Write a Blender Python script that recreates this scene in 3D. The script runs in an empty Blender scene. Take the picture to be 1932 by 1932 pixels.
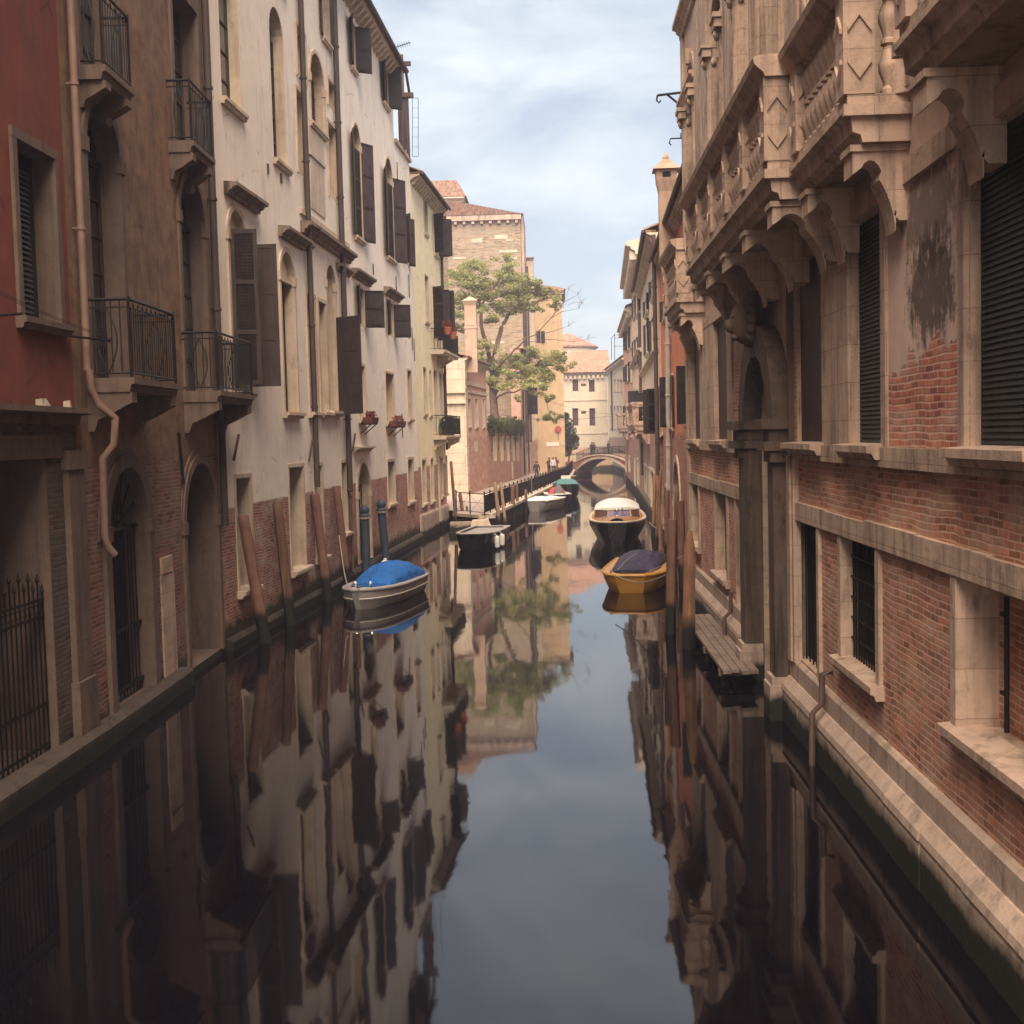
import bpy, bmesh, math, random
from mathutils import Vector, Matrix, noise
random.seed(7)
C = bpy.context.scene.collection
PI = math.pi

# ------------------------------------------------------------------ camera
FPX, IMG, EYE, ROLL = 2316.0, 1932.0, 4.6, 0.025
_dx, _dy = 1050 - 966, 966 - 822
_dxp, _dyp = _dx + ROLL * _dy, _dy - ROLL * _dx
PITCH = math.atan(_dyp / FPX)
YAW = math.atan(_dxp / math.hypot(FPX, _dyp))
ROT = Matrix.Rotation(YAW, 3, 'Z') @ Matrix.Rotation(PI / 2 - PITCH, 3, 'X') @ Matrix.Rotation(-ROLL, 3, 'Z')
cam_d = bpy.data.cameras.new('camera')
cam_d.sensor_width = 36.0
cam_d.lens = 36.0 * FPX / IMG
cam_d.clip_end = 3000
cam_d.clip_start = 0.1
cam = bpy.data.objects.new('camera', cam_d)
C.objects.link(cam)
cam.matrix_world = Matrix.Translation((0, 0, EYE)) @ ROT.to_4x4()
bpy.context.scene.camera = cam


def ray(x, y):
    return ROT @ Vector(((x - 966) / FPX, -(y - 966) / FPX, -1.0))


def ground(x, y, z=0.0):
    d = ray(x, y)
    t = (z - EYE) / d.z
    return Vector((d.x * t, d.y * t, z))


def at_y(x, y, Y):
    d = ray(x, y)
    t = Y / d.y
    return Vector((d.x * t, Y, EYE + d.z * t))


# ------------------------------------------------------------------ materials
class NT:
    def __init__(s, name):
        s.m = bpy.data.materials.new(name)
        s.m.use_nodes = True
        s.t = s.m.node_tree
        s.b = s.t.nodes['Principled BSDF']

    def n(s, typ, props=None, **ins):
        nd = s.t.nodes.new('ShaderNode' + typ)
        for k, v in (props or {}).items():
            setattr(nd, k, v)
        for k, v in ins.items():
            key = int(k[1:]) if k[0] == 'i' and k[1:].isdigit() else k.replace('_', ' ')
            s.put(nd.inputs[key], v)
        return nd

    def put(s, sock, v):
        if isinstance(v, bpy.types.NodeSocket):
            s.t.links.new(v, sock)
        elif isinstance(v, (tuple, list)) and len(v) == 3 and sock.type == 'RGBA':
            sock.default_value = (*v, 1)
        else:
            sock.default_value = v

    def math(s, op, a, b=0.0, clamp=False):
        return s.n('Math', {'operation': op, 'use_clamp': clamp}, i0=a, i1=b).outputs[0]

    def mix(s, f, a, b, blend='MIX'):
        nd = s.n('Mix', {'data_type': 'RGBA', 'blend_type': blend})
        s.put(nd.inputs[0], f)
        s.put(nd.inputs[6], a)
        s.put(nd.inputs[7], b)
        return nd.outputs[2]

    def ramp(s, f, lo, hi):
        nd = s.n('MapRange', {'clamp': True}, Value=f, From_Min=lo, From_Max=hi, To_Min=0.0, To_Max=1.0)
        return nd.outputs[0]

    def noise(s, vec, scale, detail=4.0, rough=0.55):
        return s.n('TexNoise', None, Vector=vec, Scale=scale, Detail=detail, Roughness=rough).outputs[0]

    def scaled(s, vec, sc):
        return s.n('Mapping', None, Vector=vec, Scale=sc).outputs[0]

    def obj(s):
        return s.n('TexCoord').outputs['Object']

    def bump(s, h, strength=0.4, dist=0.02, normal=None):
        nd = s.n('Bump', None, Height=h, Strength=strength, Distance=dist)
        if normal is not None:
            s.put(nd.inputs['Normal'], normal)
        return nd.outputs[0]

    def done(s, col, rough=0.8, nrm=None, spec=0.3, metal=0.0):
        s.put(s.b.inputs['Base Color'], col)
        s.put(s.b.inputs['Roughness'], rough)
        s.put(s.b.inputs['Specular IOR Level'], spec)
        s.put(s.b.inputs['Metallic'], metal)
        if nrm is not None:
            s.put(s.b.inputs['Normal'], nrm)
        return s.m


def mul(c, k):
    return tuple(min(1, x * k) for x in c)


def facade_mat(name, plaster, plaster2, zline=None, brick=(.30, .12, .085), amp=.25, patch=.0, grime=.5,
               mortar=(.36, .29, .25), bscale=1.0, wet=.45, grime_col=(.07, .06, .055), soot=None, mott=.22):
    """Plaster above, old brick below zline (or where the plaster has fallen off); tide-dark foot."""
    s = NT(name)
    o = s.obj()
    sx = s.n('SeparateXYZ', None, Vector=o)
    along = s.math('ADD', sx.outputs[0], sx.outputs[1])
    z = sx.outputs[2]
    uv = s.n('CombineXYZ', None, X=along, Y=z).outputs[0]
    warp = s.n('TexNoise', None, Vector=uv, Scale=1.3, Detail=2.0)
    wv = s.n('VectorMath', {'operation': 'SCALE'}, i0=warp.outputs[1])
    wv.inputs['Scale'].default_value = 0.09
    uvw = s.n('VectorMath', {'operation': 'ADD'}, i0=uv, i1=wv.outputs[0]).outputs[0]
    n_big = s.noise(uv, .35, 6)
    n_mid = s.noise(uv, 1.6, 7, .62)
    n_fine = s.noise(uv, 14, 4)
    streak = s.noise(s.scaled(uv, (3.2, .22, 1)), 1.0, 5, .6)
    fibre = s.noise(s.scaled(uv, (9, 2.2, 1)), 1.0, 6, .7)
    thin = s.noise(s.scaled(uv, (11, .35, 1)), 1.0, 4, .6)
    vor = s.n('TexVoronoi', {'feature': 'DISTANCE_TO_EDGE'}, Vector=uvw, Scale=.42)
    crack = s.math('MULTIPLY', s.math('SUBTRACT', 1.0, s.ramp(vor.outputs['Distance'], .004, .014)), s.ramp(n_mid, .5, .62))
    # plaster
    pc = s.mix(s.ramp(n_mid, .35, .68), plaster, plaster2)
    pc = s.mix(s.math('MULTIPLY', s.ramp(n_big, .45, .75), .35), pc, mul(plaster2, .75))
    g = s.math('MULTIPLY', s.ramp(streak, .52, .74), s.ramp(n_big, .3, .62))
    pc = s.mix(s.math('MULTIPLY', g, grime), pc, grime_col)
    pc = s.mix(s.math('MULTIPLY', s.math('MULTIPLY', s.ramp(thin, .54, .72), s.ramp(n_big, .4, .6)), grime * .9), pc, grime_col)
    pc = s.mix(s.math('MULTIPLY', crack, .5), pc, mul(plaster2, .35))
    pc = s.mix(s.math('MULTIPLY', s.ramp(s.noise(uv, 3.4, 8, .72) if mott > .5 else fibre, .5, .68), mott), pc, mul(plaster2, .55))
    if soot:
        for (su, sz, ru, rz, amt) in soot:
            du = s.math('DIVIDE', s.math('SUBTRACT', along, su), ru)
            dz = s.math('DIVIDE', s.math('SUBTRACT', z, sz), rz)
            rr = s.math('ADD', s.math('MULTIPLY', du, du), s.math('MULTIPLY', dz, dz))
            rr = s.math('ADD', rr, s.math('MULTIPLY', s.math('SUBTRACT', fibre, .5), 2.6))
            rr = s.math('ADD', rr, s.math('MULTIPLY', s.math('SUBTRACT', s.noise(uv, 4.5, 8, .7), .5), 3.0))
            pc = s.mix(s.math('MULTIPLY', s.math('SUBTRACT', 1.0, s.ramp(rr, .45, 1.15)), amt), pc, (.055, .042, .042))
    h = s.math('MULTIPLY', n_fine, .25)
    if zline is not None or patch > 0:
        bk = s.n('TexBrick', {'offset': .5, 'squash': 1.0}, Vector=uvw, Color1=(1, 1, 1), Color2=(0, 0, 0), Mortar=(.5, .5, .5),
                 Scale=1.0, Mortar_Size=.012 * bscale, Mortar_Smooth=.4, Bias=0.0, Brick_Width=.25 * bscale, Row_Height=.074 * bscale)
        tone = bk.outputs[0]
        bc = s.mix(tone, mul(brick, .48), mul(brick, 1.35))
        bc = s.mix(s.ramp(n_mid, .42, .72), bc, (brick[0] * .85, brick[1] * 1.2, brick[2] * 1.4))
        blot = s.noise(s.scaled(uv, (1, 1.7, 1)), 1.1, 6, .65)
        bc = s.mix(s.math('MULTIPLY', s.ramp(blot, .49, .64), .8), bc, mul(mortar, .92))
        bc = s.mix(s.math('MULTIPLY', s.ramp(s.noise(uv, 2.3, 5, .6), .60, .72), .75), bc, mul(brick, .35))
        edge = s.math('ADD', .35, s.math('MULTIPLY', s.ramp(s.noise(uv, 3.0, 3), .35, .6), .65))
        bc = s.mix(s.math('MULTIPLY', bk.outputs[1], edge), bc, mortar)
        bc = s.mix(s.math('MULTIPLY', g, grime * .8), bc, grime_col)
        if zline is not None:
            zz = s.math('ADD', z, s.math('MULTIPLY', s.math('SUBTRACT', s.noise(s.scaled(uv, (1.7, 1.25, 1)), 1.0, 8, .68), .5), amp * 4))
            m = s.math('SUBTRACT', 1.0, s.ramp(zz, zline - .03, zline + .03))
        else:
            m = 0.0
        if patch > 0:
            pm = s.ramp(s.noise(uv, .55, 7, .62), .68 - patch, .70 - patch)
            m = s.math('MAXIMUM', m, pm)
        col = s.mix(m, pc, bc)
        bh = s.math('SUBTRACT', 1.0, bk.outputs[1])
        h = s.math('ADD', h, s.math('MULTIPLY', s.math('SUBTRACT', s.math('ADD', bh, s.math('MULTIPLY', n_mid, .8)), 1.8), m))
    else:
        col = pc
    if wet:
        zw = s.math('ADD', z, s.math('MULTIPLY', s.math('SUBTRACT', n_mid, .5), .8))
        wm = s.math('SUBTRACT', 1.0, s.ramp(zw, wet - .12, wet + .12))
        alg = s.mix(s.ramp(n_fine, .4, .65), (.013, .014, .011), (.035, .042, .020))
        col = s.mix(s.math('MULTIPLY', wm, .93), col, alg)
    return s.done(col, .88, s.bump(h, .55, .02), .2)


def stone_mat(name, col, dirt=(.09, .08, .07), amount=.5, wet=0.0, streaky=True, scale=1.0, joint=0.0):
    s = NT(name)
    o = s.obj()
    n1 = s.noise(o, 1.1 * scale, 7, .65)
    n2 = s.noise(o, 22 * scale, 3)
    st = s.noise(s.scaled(o, (5, 5, .35)), 1.0, 5, .6)
    c = s.mix(s.ramp(n1, .35, .7), col, mul(col, .72))
    f = s.math('MULTIPLY', s.ramp(st if streaky else n1, .5, .72), amount)
    c = s.mix(f, c, dirt)
    c = s.mix(s.math('MULTIPLY', s.ramp(n1, .58, .8), amount * .7), c, (dirt[0] * 1.5, dirt[1] * 1.3, dirt[2]))
    n3 = s.noise(o, 4.5 * scale, 6, .7)
    c = s.mix(s.math('MULTIPLY', s.ramp(n3, .52, .75), amount * .75), c, mul(dirt, 1.3))
    crust = s.noise(s.scaled(o, (2.2, 2.2, .8)), 1.0, 8, .72)
    c = s.mix(s.math('MULTIPLY', s.ramp(crust, .56, .66), amount * .8), c, mul(dirt, .75))
    if joint:
        q = s.n('SeparateXYZ', None, Vector=o)
        jv = s.n('CombineXYZ', None, X=s.math('ADD', q.outputs[0], q.outputs[1]), Y=q.outputs[2]).outputs[0]
        jb = s.n('TexBrick', {'offset': .5}, Vector=jv, Color1=(1, 1, 1), Color2=(.72, .72, .72), Mortar=(.25, .22, .2), Scale=1.0, Mortar_Size=.006, Mortar_Smooth=.3, Bias=0.0, Brick_Width=1.15, Row_Height=.47)
        c = s.mix(joint, c, jb.outputs[0], 'MULTIPLY')
    if wet:
        z = s.n('SeparateXYZ', None, Vector=o).outputs[2]
        zw = s.math('ADD', z, s.math('MULTIPLY', s.math('SUBTRACT', n1, .5), .45))
        c = s.mix(s.math('SUBTRACT', 1.0, s.ramp(zw, wet - .07, wet + .07)), c, (.02, .022, .016))
    return s.done(c, .8, s.bump(s.math('ADD', s.math('MULTIPLY', n2, .35), s.math('ADD', n1, s.math('MULTIPLY', n3, .7))), .6, .025), .25)


def wood_mat(name, col, wetz=None, rough=.7, amount=.6):
    s = NT(name)
    o = s.obj()
    gr = s.noise(s.scaled(o, (26, 26, 1.3)), 1.0, 5, .6)
    n1 = s.noise(o, 2.2, 5)
    rnd = s.n('ObjectInfo').outputs['Random']
    c = s.mix(s.ramp(gr, .35, .68), mul(col, .5), mul(col, 1.25))
    c = s.mix(s.math('MULTIPLY', rnd, .45), c, (col[0] * 1.9, col[1] * 1.85, col[2] * 1.9))
    c = s.mix(s.math('MULTIPLY', s.ramp(n1, .45, .7), amount), c, mul(col, .45))
    if wetz:
        z = s.n('SeparateXYZ', None, Vector=o).outputs[2]
        zw = s.math('ADD', z, s.math('MULTIPLY', s.math('SUBTRACT', n1, .5), .5))
        c = s.mix(s.math('SUBTRACT', 1.0, s.ramp(zw, wetz - .15, wetz + .15)), c, (.014, .015, .012))
    return s.done(c, rough, s.bump(gr, .6, .015), .25)


def paint_mat(name, col, rough=.5, var=.25, spec=.4, metal=0.0, bump=.15):
    s = NT(name)
    o = s.obj()
    n1 = s.noise(o, 3.0, 6, .6)
    n2 = s.noise(o, 30, 3)
    c = s.mix(s.ramp(n1, .35, .7), col, mul(col, 1 - var))
    c = s.mix(s.math('MULTIPLY', s.ramp(n2, .6, .8), var), c, mul(col, .55))
    return s.done(c, rough, s.bump(n2, bump, .006), spec, metal)


def tile_mat(name, col):
    s = NT(name)
    o = s.obj()
    n1 = s.noise(o, 1.5, 6, .6)
    n2 = s.n('TexNoise', None, Vector=s.scaled(o, (5, 2.5, 2.5)), Scale=1.0, Detail=1.0).outputs[0]
    c = s.mix(s.ramp(n2, .35, .65), mul(col, .6), mul(col, 1.3))
    c = s.mix(s.math('MULTIPLY', s.ramp(n1, .5, .72), .6), c, (.10, .085, .06))
    return s.done(c, .85, s.bump(n1, .3, .02), .2)


def glass_mat(name):
    s = NT(name)
    o = s.obj()
    n = s.noise(o, 1.4, 3)
    c = s.mix(n, (.012, .014, .016), (.03, .032, .034))
    c = s.mix(s.math('MULTIPLY', s.ramp(s.n('ObjectInfo').outputs['Random'], .5, .9), .8), c, (.13, .12, .105))  # random panes get a paler colour that paints in a reflection
    return s.done(c, .07, s.bump(n, .12, .03), .5)


def leaf_mat(name, c1, c2):
    s = NT(name)
    g = s.n('NewGeometry')
    rnd = g.outputs['Random Per Island']
    n1 = s.noise(s.obj(), .8, 3)
    c = s.mix(rnd, c1, c2)
    c = s.mix(s.math('MULTIPLY', s.ramp(n1, .4, .65), .5), c, mul(c2, 1.25))
    s.done(c, .6, None, .3)
    tr = s.n('BsdfTranslucent', None, Color=c)
    mx = s.n('MixShader')
    mx.inputs[0].default_value = .35
    s.t.links.new(s.b.outputs[0], mx.inputs[1])
    s.t.links.new(tr.outputs[0], mx.inputs[2])
    s.t.links.new(mx.outputs[0], s.t.nodes['Material Output'].inputs[0])
    return s.m


def water_mat():
    s = NT('canal_water')
    p = s.n('NewGeometry').outputs['Position']
    n1 = s.noise(s.scaled(p, (1.0, .55, 1)), .55, 3, .5)
    n2 = s.noise(s.scaled(p, (2.6, 1.5, 1)), 1.0, 2, .5)
    n3 = s.noise(p, .12, 2)
    n4 = s.noise(s.scaled(p, (7, 4, 1)), 1.0, 2, .5)
    h = s.math('ADD', s.math('MULTIPLY', n1, .8), s.math('MULTIPLY', s.math('ADD', s.math('MULTIPLY', n2, .22), s.math('MULTIPLY', n4, .05)), s.ramp(n3, .38, .62)))
    nrm = s.bump(h, .045, .13)
    c = s.mix(s.noise(p, .3, 4), (.0030, .0026, .0050), (.0045, .0040, .0060))
    s.put(s.b.inputs['IOR'], 1.55)
    s.done(c, .035, nrm, .5)
    s.put(s.b.inputs['Specular Tint'], (.95, .95, .98))
    return s.m


M = {}
M['red'] = facade_mat('red_plaster', (.225, .072, .05), (.155, .052, .042), 5.1, amp=.03, grime=.6, brick=(.105, .074, .062), mortar=(.105, .076, .064))
M['redlow'] = facade_mat('grey_base_plaster', (.17, .135, .12), (.115, .09, .08), 1.0, amp=.5, patch=.04, brick=(.16, .075, .055), grime=.7)
M['tan'] = facade_mat('tan_plaster', (.27, .165, .105), (.155, .092, .064), 4.35, amp=.3, patch=.03, brick=(.21, .09, .065), mortar=(.24, .18, .15), grime=.75, mott=.75)
M['whiteA'] = facade_mat('cream_white_plaster', (.80, .72, .63), (.73, .65, .56), 3.15, amp=.03, brick=(.32, .125, .085), mortar=(.42, .33, .28), grime=.42, grime_col=(.25, .21, .18), wet=.6)
M['whiteB'] = facade_mat('white_plaster', (.88, .80, .71), (.80, .73, .64), 3.15, amp=.04, brick=(.35, .14, .09), mortar=(.45, .34, .29), grime=.34, grime_col=(.3, .26, .23), wet=.65)
M['yellow'] = facade_mat('yellow_plaster', (.86, .77, .54), (.78, .68, .47), 3.3, amp=.06, brick=(.40, .17, .12), mortar=(.5, .38, .32), grime=.25, grime_col=(.3, .25, .17), wet=.8)
M['pink'] = facade_mat('pink_plaster', (.60, .38, .29), (.52, .32, .24), 4.6, amp=.4, patch=.02, brick=(.42, .18, .12), mortar=(.55, .4, .33), grime=.3, wet=0)
M['garden'] = facade_mat('garden_brick', (.5, .34, .28), (.42, .27, .21), 9, amp=.1, brick=(.36, .15, .10), mortar=(.45, .32, .27), grime=.45, wet=0)
M['brown'] = facade_mat('brown_church_brick', (.3, .23, .16), (.22, .16, .12), 60, brick=(.29, .21, .14), mortar=(.36, .28, .20), grime=.3, bscale=2.0, wet=0)
M['tanwall'] = facade_mat('ochre_plaster', (.58, .42, .26), (.48, .35, .21), None, grime=.3, wet=.6, patch=.0)
M['far'] = facade_mat('far_cream_plaster', (.52, .455, .345), (.48, .42, .32), 2.9, amp=.02, brick=(.52, .33, .2), mortar=(.55, .4, .28), grime=.12, grime_col=(.4, .33, .25), wet=.35)
M['palbrick'] = facade_mat('palace_old_brick', (.54, .40, .32), (.40, .29, .23), 6.0, amp=.45, brick=(.46, .195, .125), mortar=(.60, .42, .31), grime=.5, bscale=1.0, wet=.25)
M['chimneytan'] = facade_mat('tan_chimney_plaster', (.47, .34, .25), (.38, .27, .2), None, grime=.4, wet=0)
M['panel'] = facade_mat('stained_panel_plaster', (.70, .53, .44), (.56, .42, .35), 5.32, amp=.5, brick=(.48, .17, .11), mortar=(.60, .42, .33), grime=.3, bscale=1.0, wet=0,
                        soot=[(22.25, 5.95, .85, .58, .85), (22.2, 6.75, .95, .6, .7)])
M['palup'] = stone_mat('palace_wall_stone', (.54, .40, .305), (.085, .058, .046), .85, joint=.5)
M['orange'] = facade_mat('orange_plaster', (.58, .22, .12), (.48, .18, .10), 4.5, amp=.3, brick=(.34, .12, .08), mortar=(.4, .28, .22), grime=.35, wet=.5)
M['cream'] = facade_mat('cream_old_plaster', (.72, .58, .42), (.60, .47, .34), 4.8, amp=.6, patch=.03, brick=(.36, .19, .13), mortar=(.45, .33, .26), grime=.5, wet=.6)
M['grey'] = facade_mat('greyish_old_plaster', (.70, .57, .44), (.58, .46, .35), 5.2, amp=.5, patch=.04, brick=(.38, .19, .13), grime=.5, wet=.6)
M['rose'] = facade_mat('rose_plaster', (.66, .40, .31), (.56, .32, .25), 4.2, amp=.4, brick=(.38, .19, .13), grime=.35, wet=.6)
M['cream2'] = facade_mat('cream_pale_plaster', (.66, .55, .40), (.58, .48, .34), 4.2, amp=.3, brick=(.4, .22, .15), grime=.3, wet=.6)
M['stone'] = stone_mat('istrian_stone', (.58, .425, .325), (.075, .055, .048), .62, joint=.55)
M['stonedark'] = stone_mat('sooty_stone', (.23, .175, .13), (.03, .024, .022), .9)
M['stonegate'] = stone_mat('black_crusted_stone', (.13, .09, .068), (.022, .018, .017), .9)
M['stoneA'] = stone_mat('pale_window_stone', (.58, .47, .36), (.22, .16, .11), .55)
M['plinth'] = stone_mat('plinth_stone', (.48, .365, .29), (.12, .09, .075), .6, wet=.36)
M['kerb'] = stone_mat('kerb_stone', (.085, .064, .054), (.022, .019, .018), .75, wet=.24)
M['tanstone'] = stone_mat('tan_house_stone', (.165, .115, .09), (.05, .038, .034), .7)
M['whitestone'] = stone_mat('pale_stone', (.58, .49, .38), (.25, .2, .15), .45)
M['glass'] = glass_mat('window_glass')
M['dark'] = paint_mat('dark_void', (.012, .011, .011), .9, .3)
M['shut'] = wood_mat('dark_green_shutter', (.030, .025, .025), None, .6)
M['shutb'] = wood_mat('brown_shutter', (.052, .038, .035), None, .65)
M['shutteal'] = paint_mat('teal_blind', (.060, .080, .080), .6)
M['shutgreen'] = wood_mat('faded_green_shutter', (.028, .033, .030), None, .6)
M['wooddoor'] = wood_mat('brown_door', (.055, .030, .024), None, .6)
M['iron'] = paint_mat('wrought_iron', (.012, .010, .010), .55, .4, .4, .3)
M['rust'] = paint_mat('rusty_pipe', (.12, .075, .058), .7, .4)
M['pipe'] = paint_mat('dark_downpipe', (.070, .046, .040), .6, .3)
M['pipelight'] = paint_mat('tan_downpipe', (.24, .15, .115), .6, .3)
M['pipewhite'] = paint_mat('grey_downpipe', (.5, .44, .40), .6, .3)
M['tile'] = tile_mat('roof_tile', (.20, .115, .08))
M['tilered'] = tile_mat('red_roof_tile', (.33, .185, .125))
M['pole'] = wood_mat('weathered_pole', (.15, .082, .058), .7)
M['polelight'] = wood_mat('light_pole', (.23, .125, .075), .55)
M['polepale'] = wood_mat('pale_pole', (.34, .23, .16), .6)
M['poleblue'] = paint_mat('blue_pole', (.040, .058, .085), .6, .35)
M['poleband'] = paint_mat('pole_band', (.28, .24, .22), .6, .3)
M['plank'] = wood_mat('jetty_plank', (.17, .13, .10), .12)
M['white'] = paint_mat('white_gelcoat', (.62, .58, .53), .35, .2)
M['silver'] = paint_mat('grey_gelcoat', (.36, .33, .31), .4, .25)
M['hullblack'] = paint_mat('black_hull', (.012, .012, .014), .25, .2)
M['hulldark'] = paint_mat('dark_hull', (.016, .018, .024), .4, .3)
M['hullblue'] = paint_mat('navy_hull', (.02, .03, .06), .35, .3)
M['yellowhull'] = paint_mat('yellow_hull', (.50, .25, .04), .4, .25)
M['bluetarp'] = paint_mat('blue_tarp', (.012, .13, .46), .5, .35, .35, 0, .5)
M['purpletarp'] = paint_mat('dark_violet_tarp', (.05, .042, .085), .55, .3, .3, 0, .5)
M['tealtarp'] = paint_mat('teal_tarp', (.07, .20, .20), .5, .3)
M['redtarp'] = paint_mat('red_cloth', (.40, .04, .05), .6, .3)
M['varnish'] = wood_mat('varnished_wood', (.36, .17, .06), None, .25)
M['screen'] = paint_mat('windscreen', (.16, .15, .26), .08, .15, .8)
M['buoy'] = paint_mat('white_fender', (.72, .70, .66), .4, .15)
M['chrome'] = paint_mat('chrome', (.6, .6, .6), .2, .1, .5, 1.0)
M['leaf'] = leaf_mat('acacia_leaf', (.20, .235, .075), (.36, .345, .13))
M['ivyleaf'] = leaf_mat('ivy_leaf', (.035, .055, .018), (.09, .10, .035))
M['bushleaf'] = leaf_mat('bush_leaf', (.018, .035, .014), (.05, .075, .025))
M['flower'] = leaf_mat('red_flower', (.28, .035, .035), (.10, .05, .03))
M['terracotta'] = paint_mat('terracotta', (.42, .13, .07), .75, .3)
M['planter'] = paint_mat('planter_red', (.15, .05, .045), .75, .3)
M['bark'] = wood_mat('bark', (.15, .10, .07), None, .85)
M['paving'] = stone_mat('quay_paving', (.42, .34, .28), (.15, .12, .1), .4)
M['quayside'] = facade_mat('quay_wall_brick', (.2, .15, .12), (.15, .1, .09), 9, brick=(.16, .08, .06), mortar=(.18, .13, .11), grime=.6, wet=.9)
M['bridgebrick'] = facade_mat('bridge_brick', (.4, .2, .15), (.3, .2, .15), 60, brick=(.34, .12, .08), mortar=(.4, .26, .2), grime=.4, wet=.4)
M['sign'] = paint_mat('white_sign', (.75, .70, .62), .5, .1)
M['signred'] = paint_mat('red_sign', (.40, .09, .06), .5, .15)
M['skin'] = paint_mat('skin', (.42, .24, .17), .6, .1)
M['hair'] = paint_mat('dark_hair', (.03, .02, .016), .6, .2)
M['cloth_black'] = paint_mat('black_cloth', (.022, .02, .024), .85, .2)
M['cloth_navy'] = paint_mat('navy_cloth', (.03, .035, .06), .85, .2)
M['cloth_brown'] = paint_mat('brown_cloth', (.12, .06, .05), .85, .2)
M['cloth_white'] = paint_mat('white_cloth', (.62, .58, .54), .85, .1)
M['cloth_grey'] = paint_mat('grey_cloth', (.10, .085, .085), .85, .2)
M['water'] = water_mat()
M['mud'] = stone_mat('canal_mud', (.05, .05, .04), (.02, .02, .02), .5)


def tarp_mat(name, col):
    s = NT(name)
    o = s.obj()
    w1 = s.noise(s.scaled(o, (2.2, 5, 5)), 1.0, 3, .5)
    w2 = s.noise(s.scaled(o, (9, 4, 4)), 1.0, 4, .55)
    d = s.noise(o, 1.3, 6, .65)
    c = s.mix(s.ramp(d, .4, .7), col, mul(col, .6))
    c = s.mix(s.math('MULTIPLY', s.ramp(w2, .6, .8), .4), c, (col[0] * .6 + .08, col[1] * .6 + .08, col[2] * .6 + .08))
    return s.done(c, .62, s.bump(s.math('ADD', w1, s.math('MULTIPLY', w2, .4)), .9, .09), .3)


M['bluetarp'] = tarp_mat('blue_tarp', (.012, .12, .40))
M['purpletarp'] = tarp_mat('dark_violet_tarp', (.04, .034, .066))
M['rope'] = paint_mat('rope', (.3, .26, .22), .8, .2)


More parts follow.
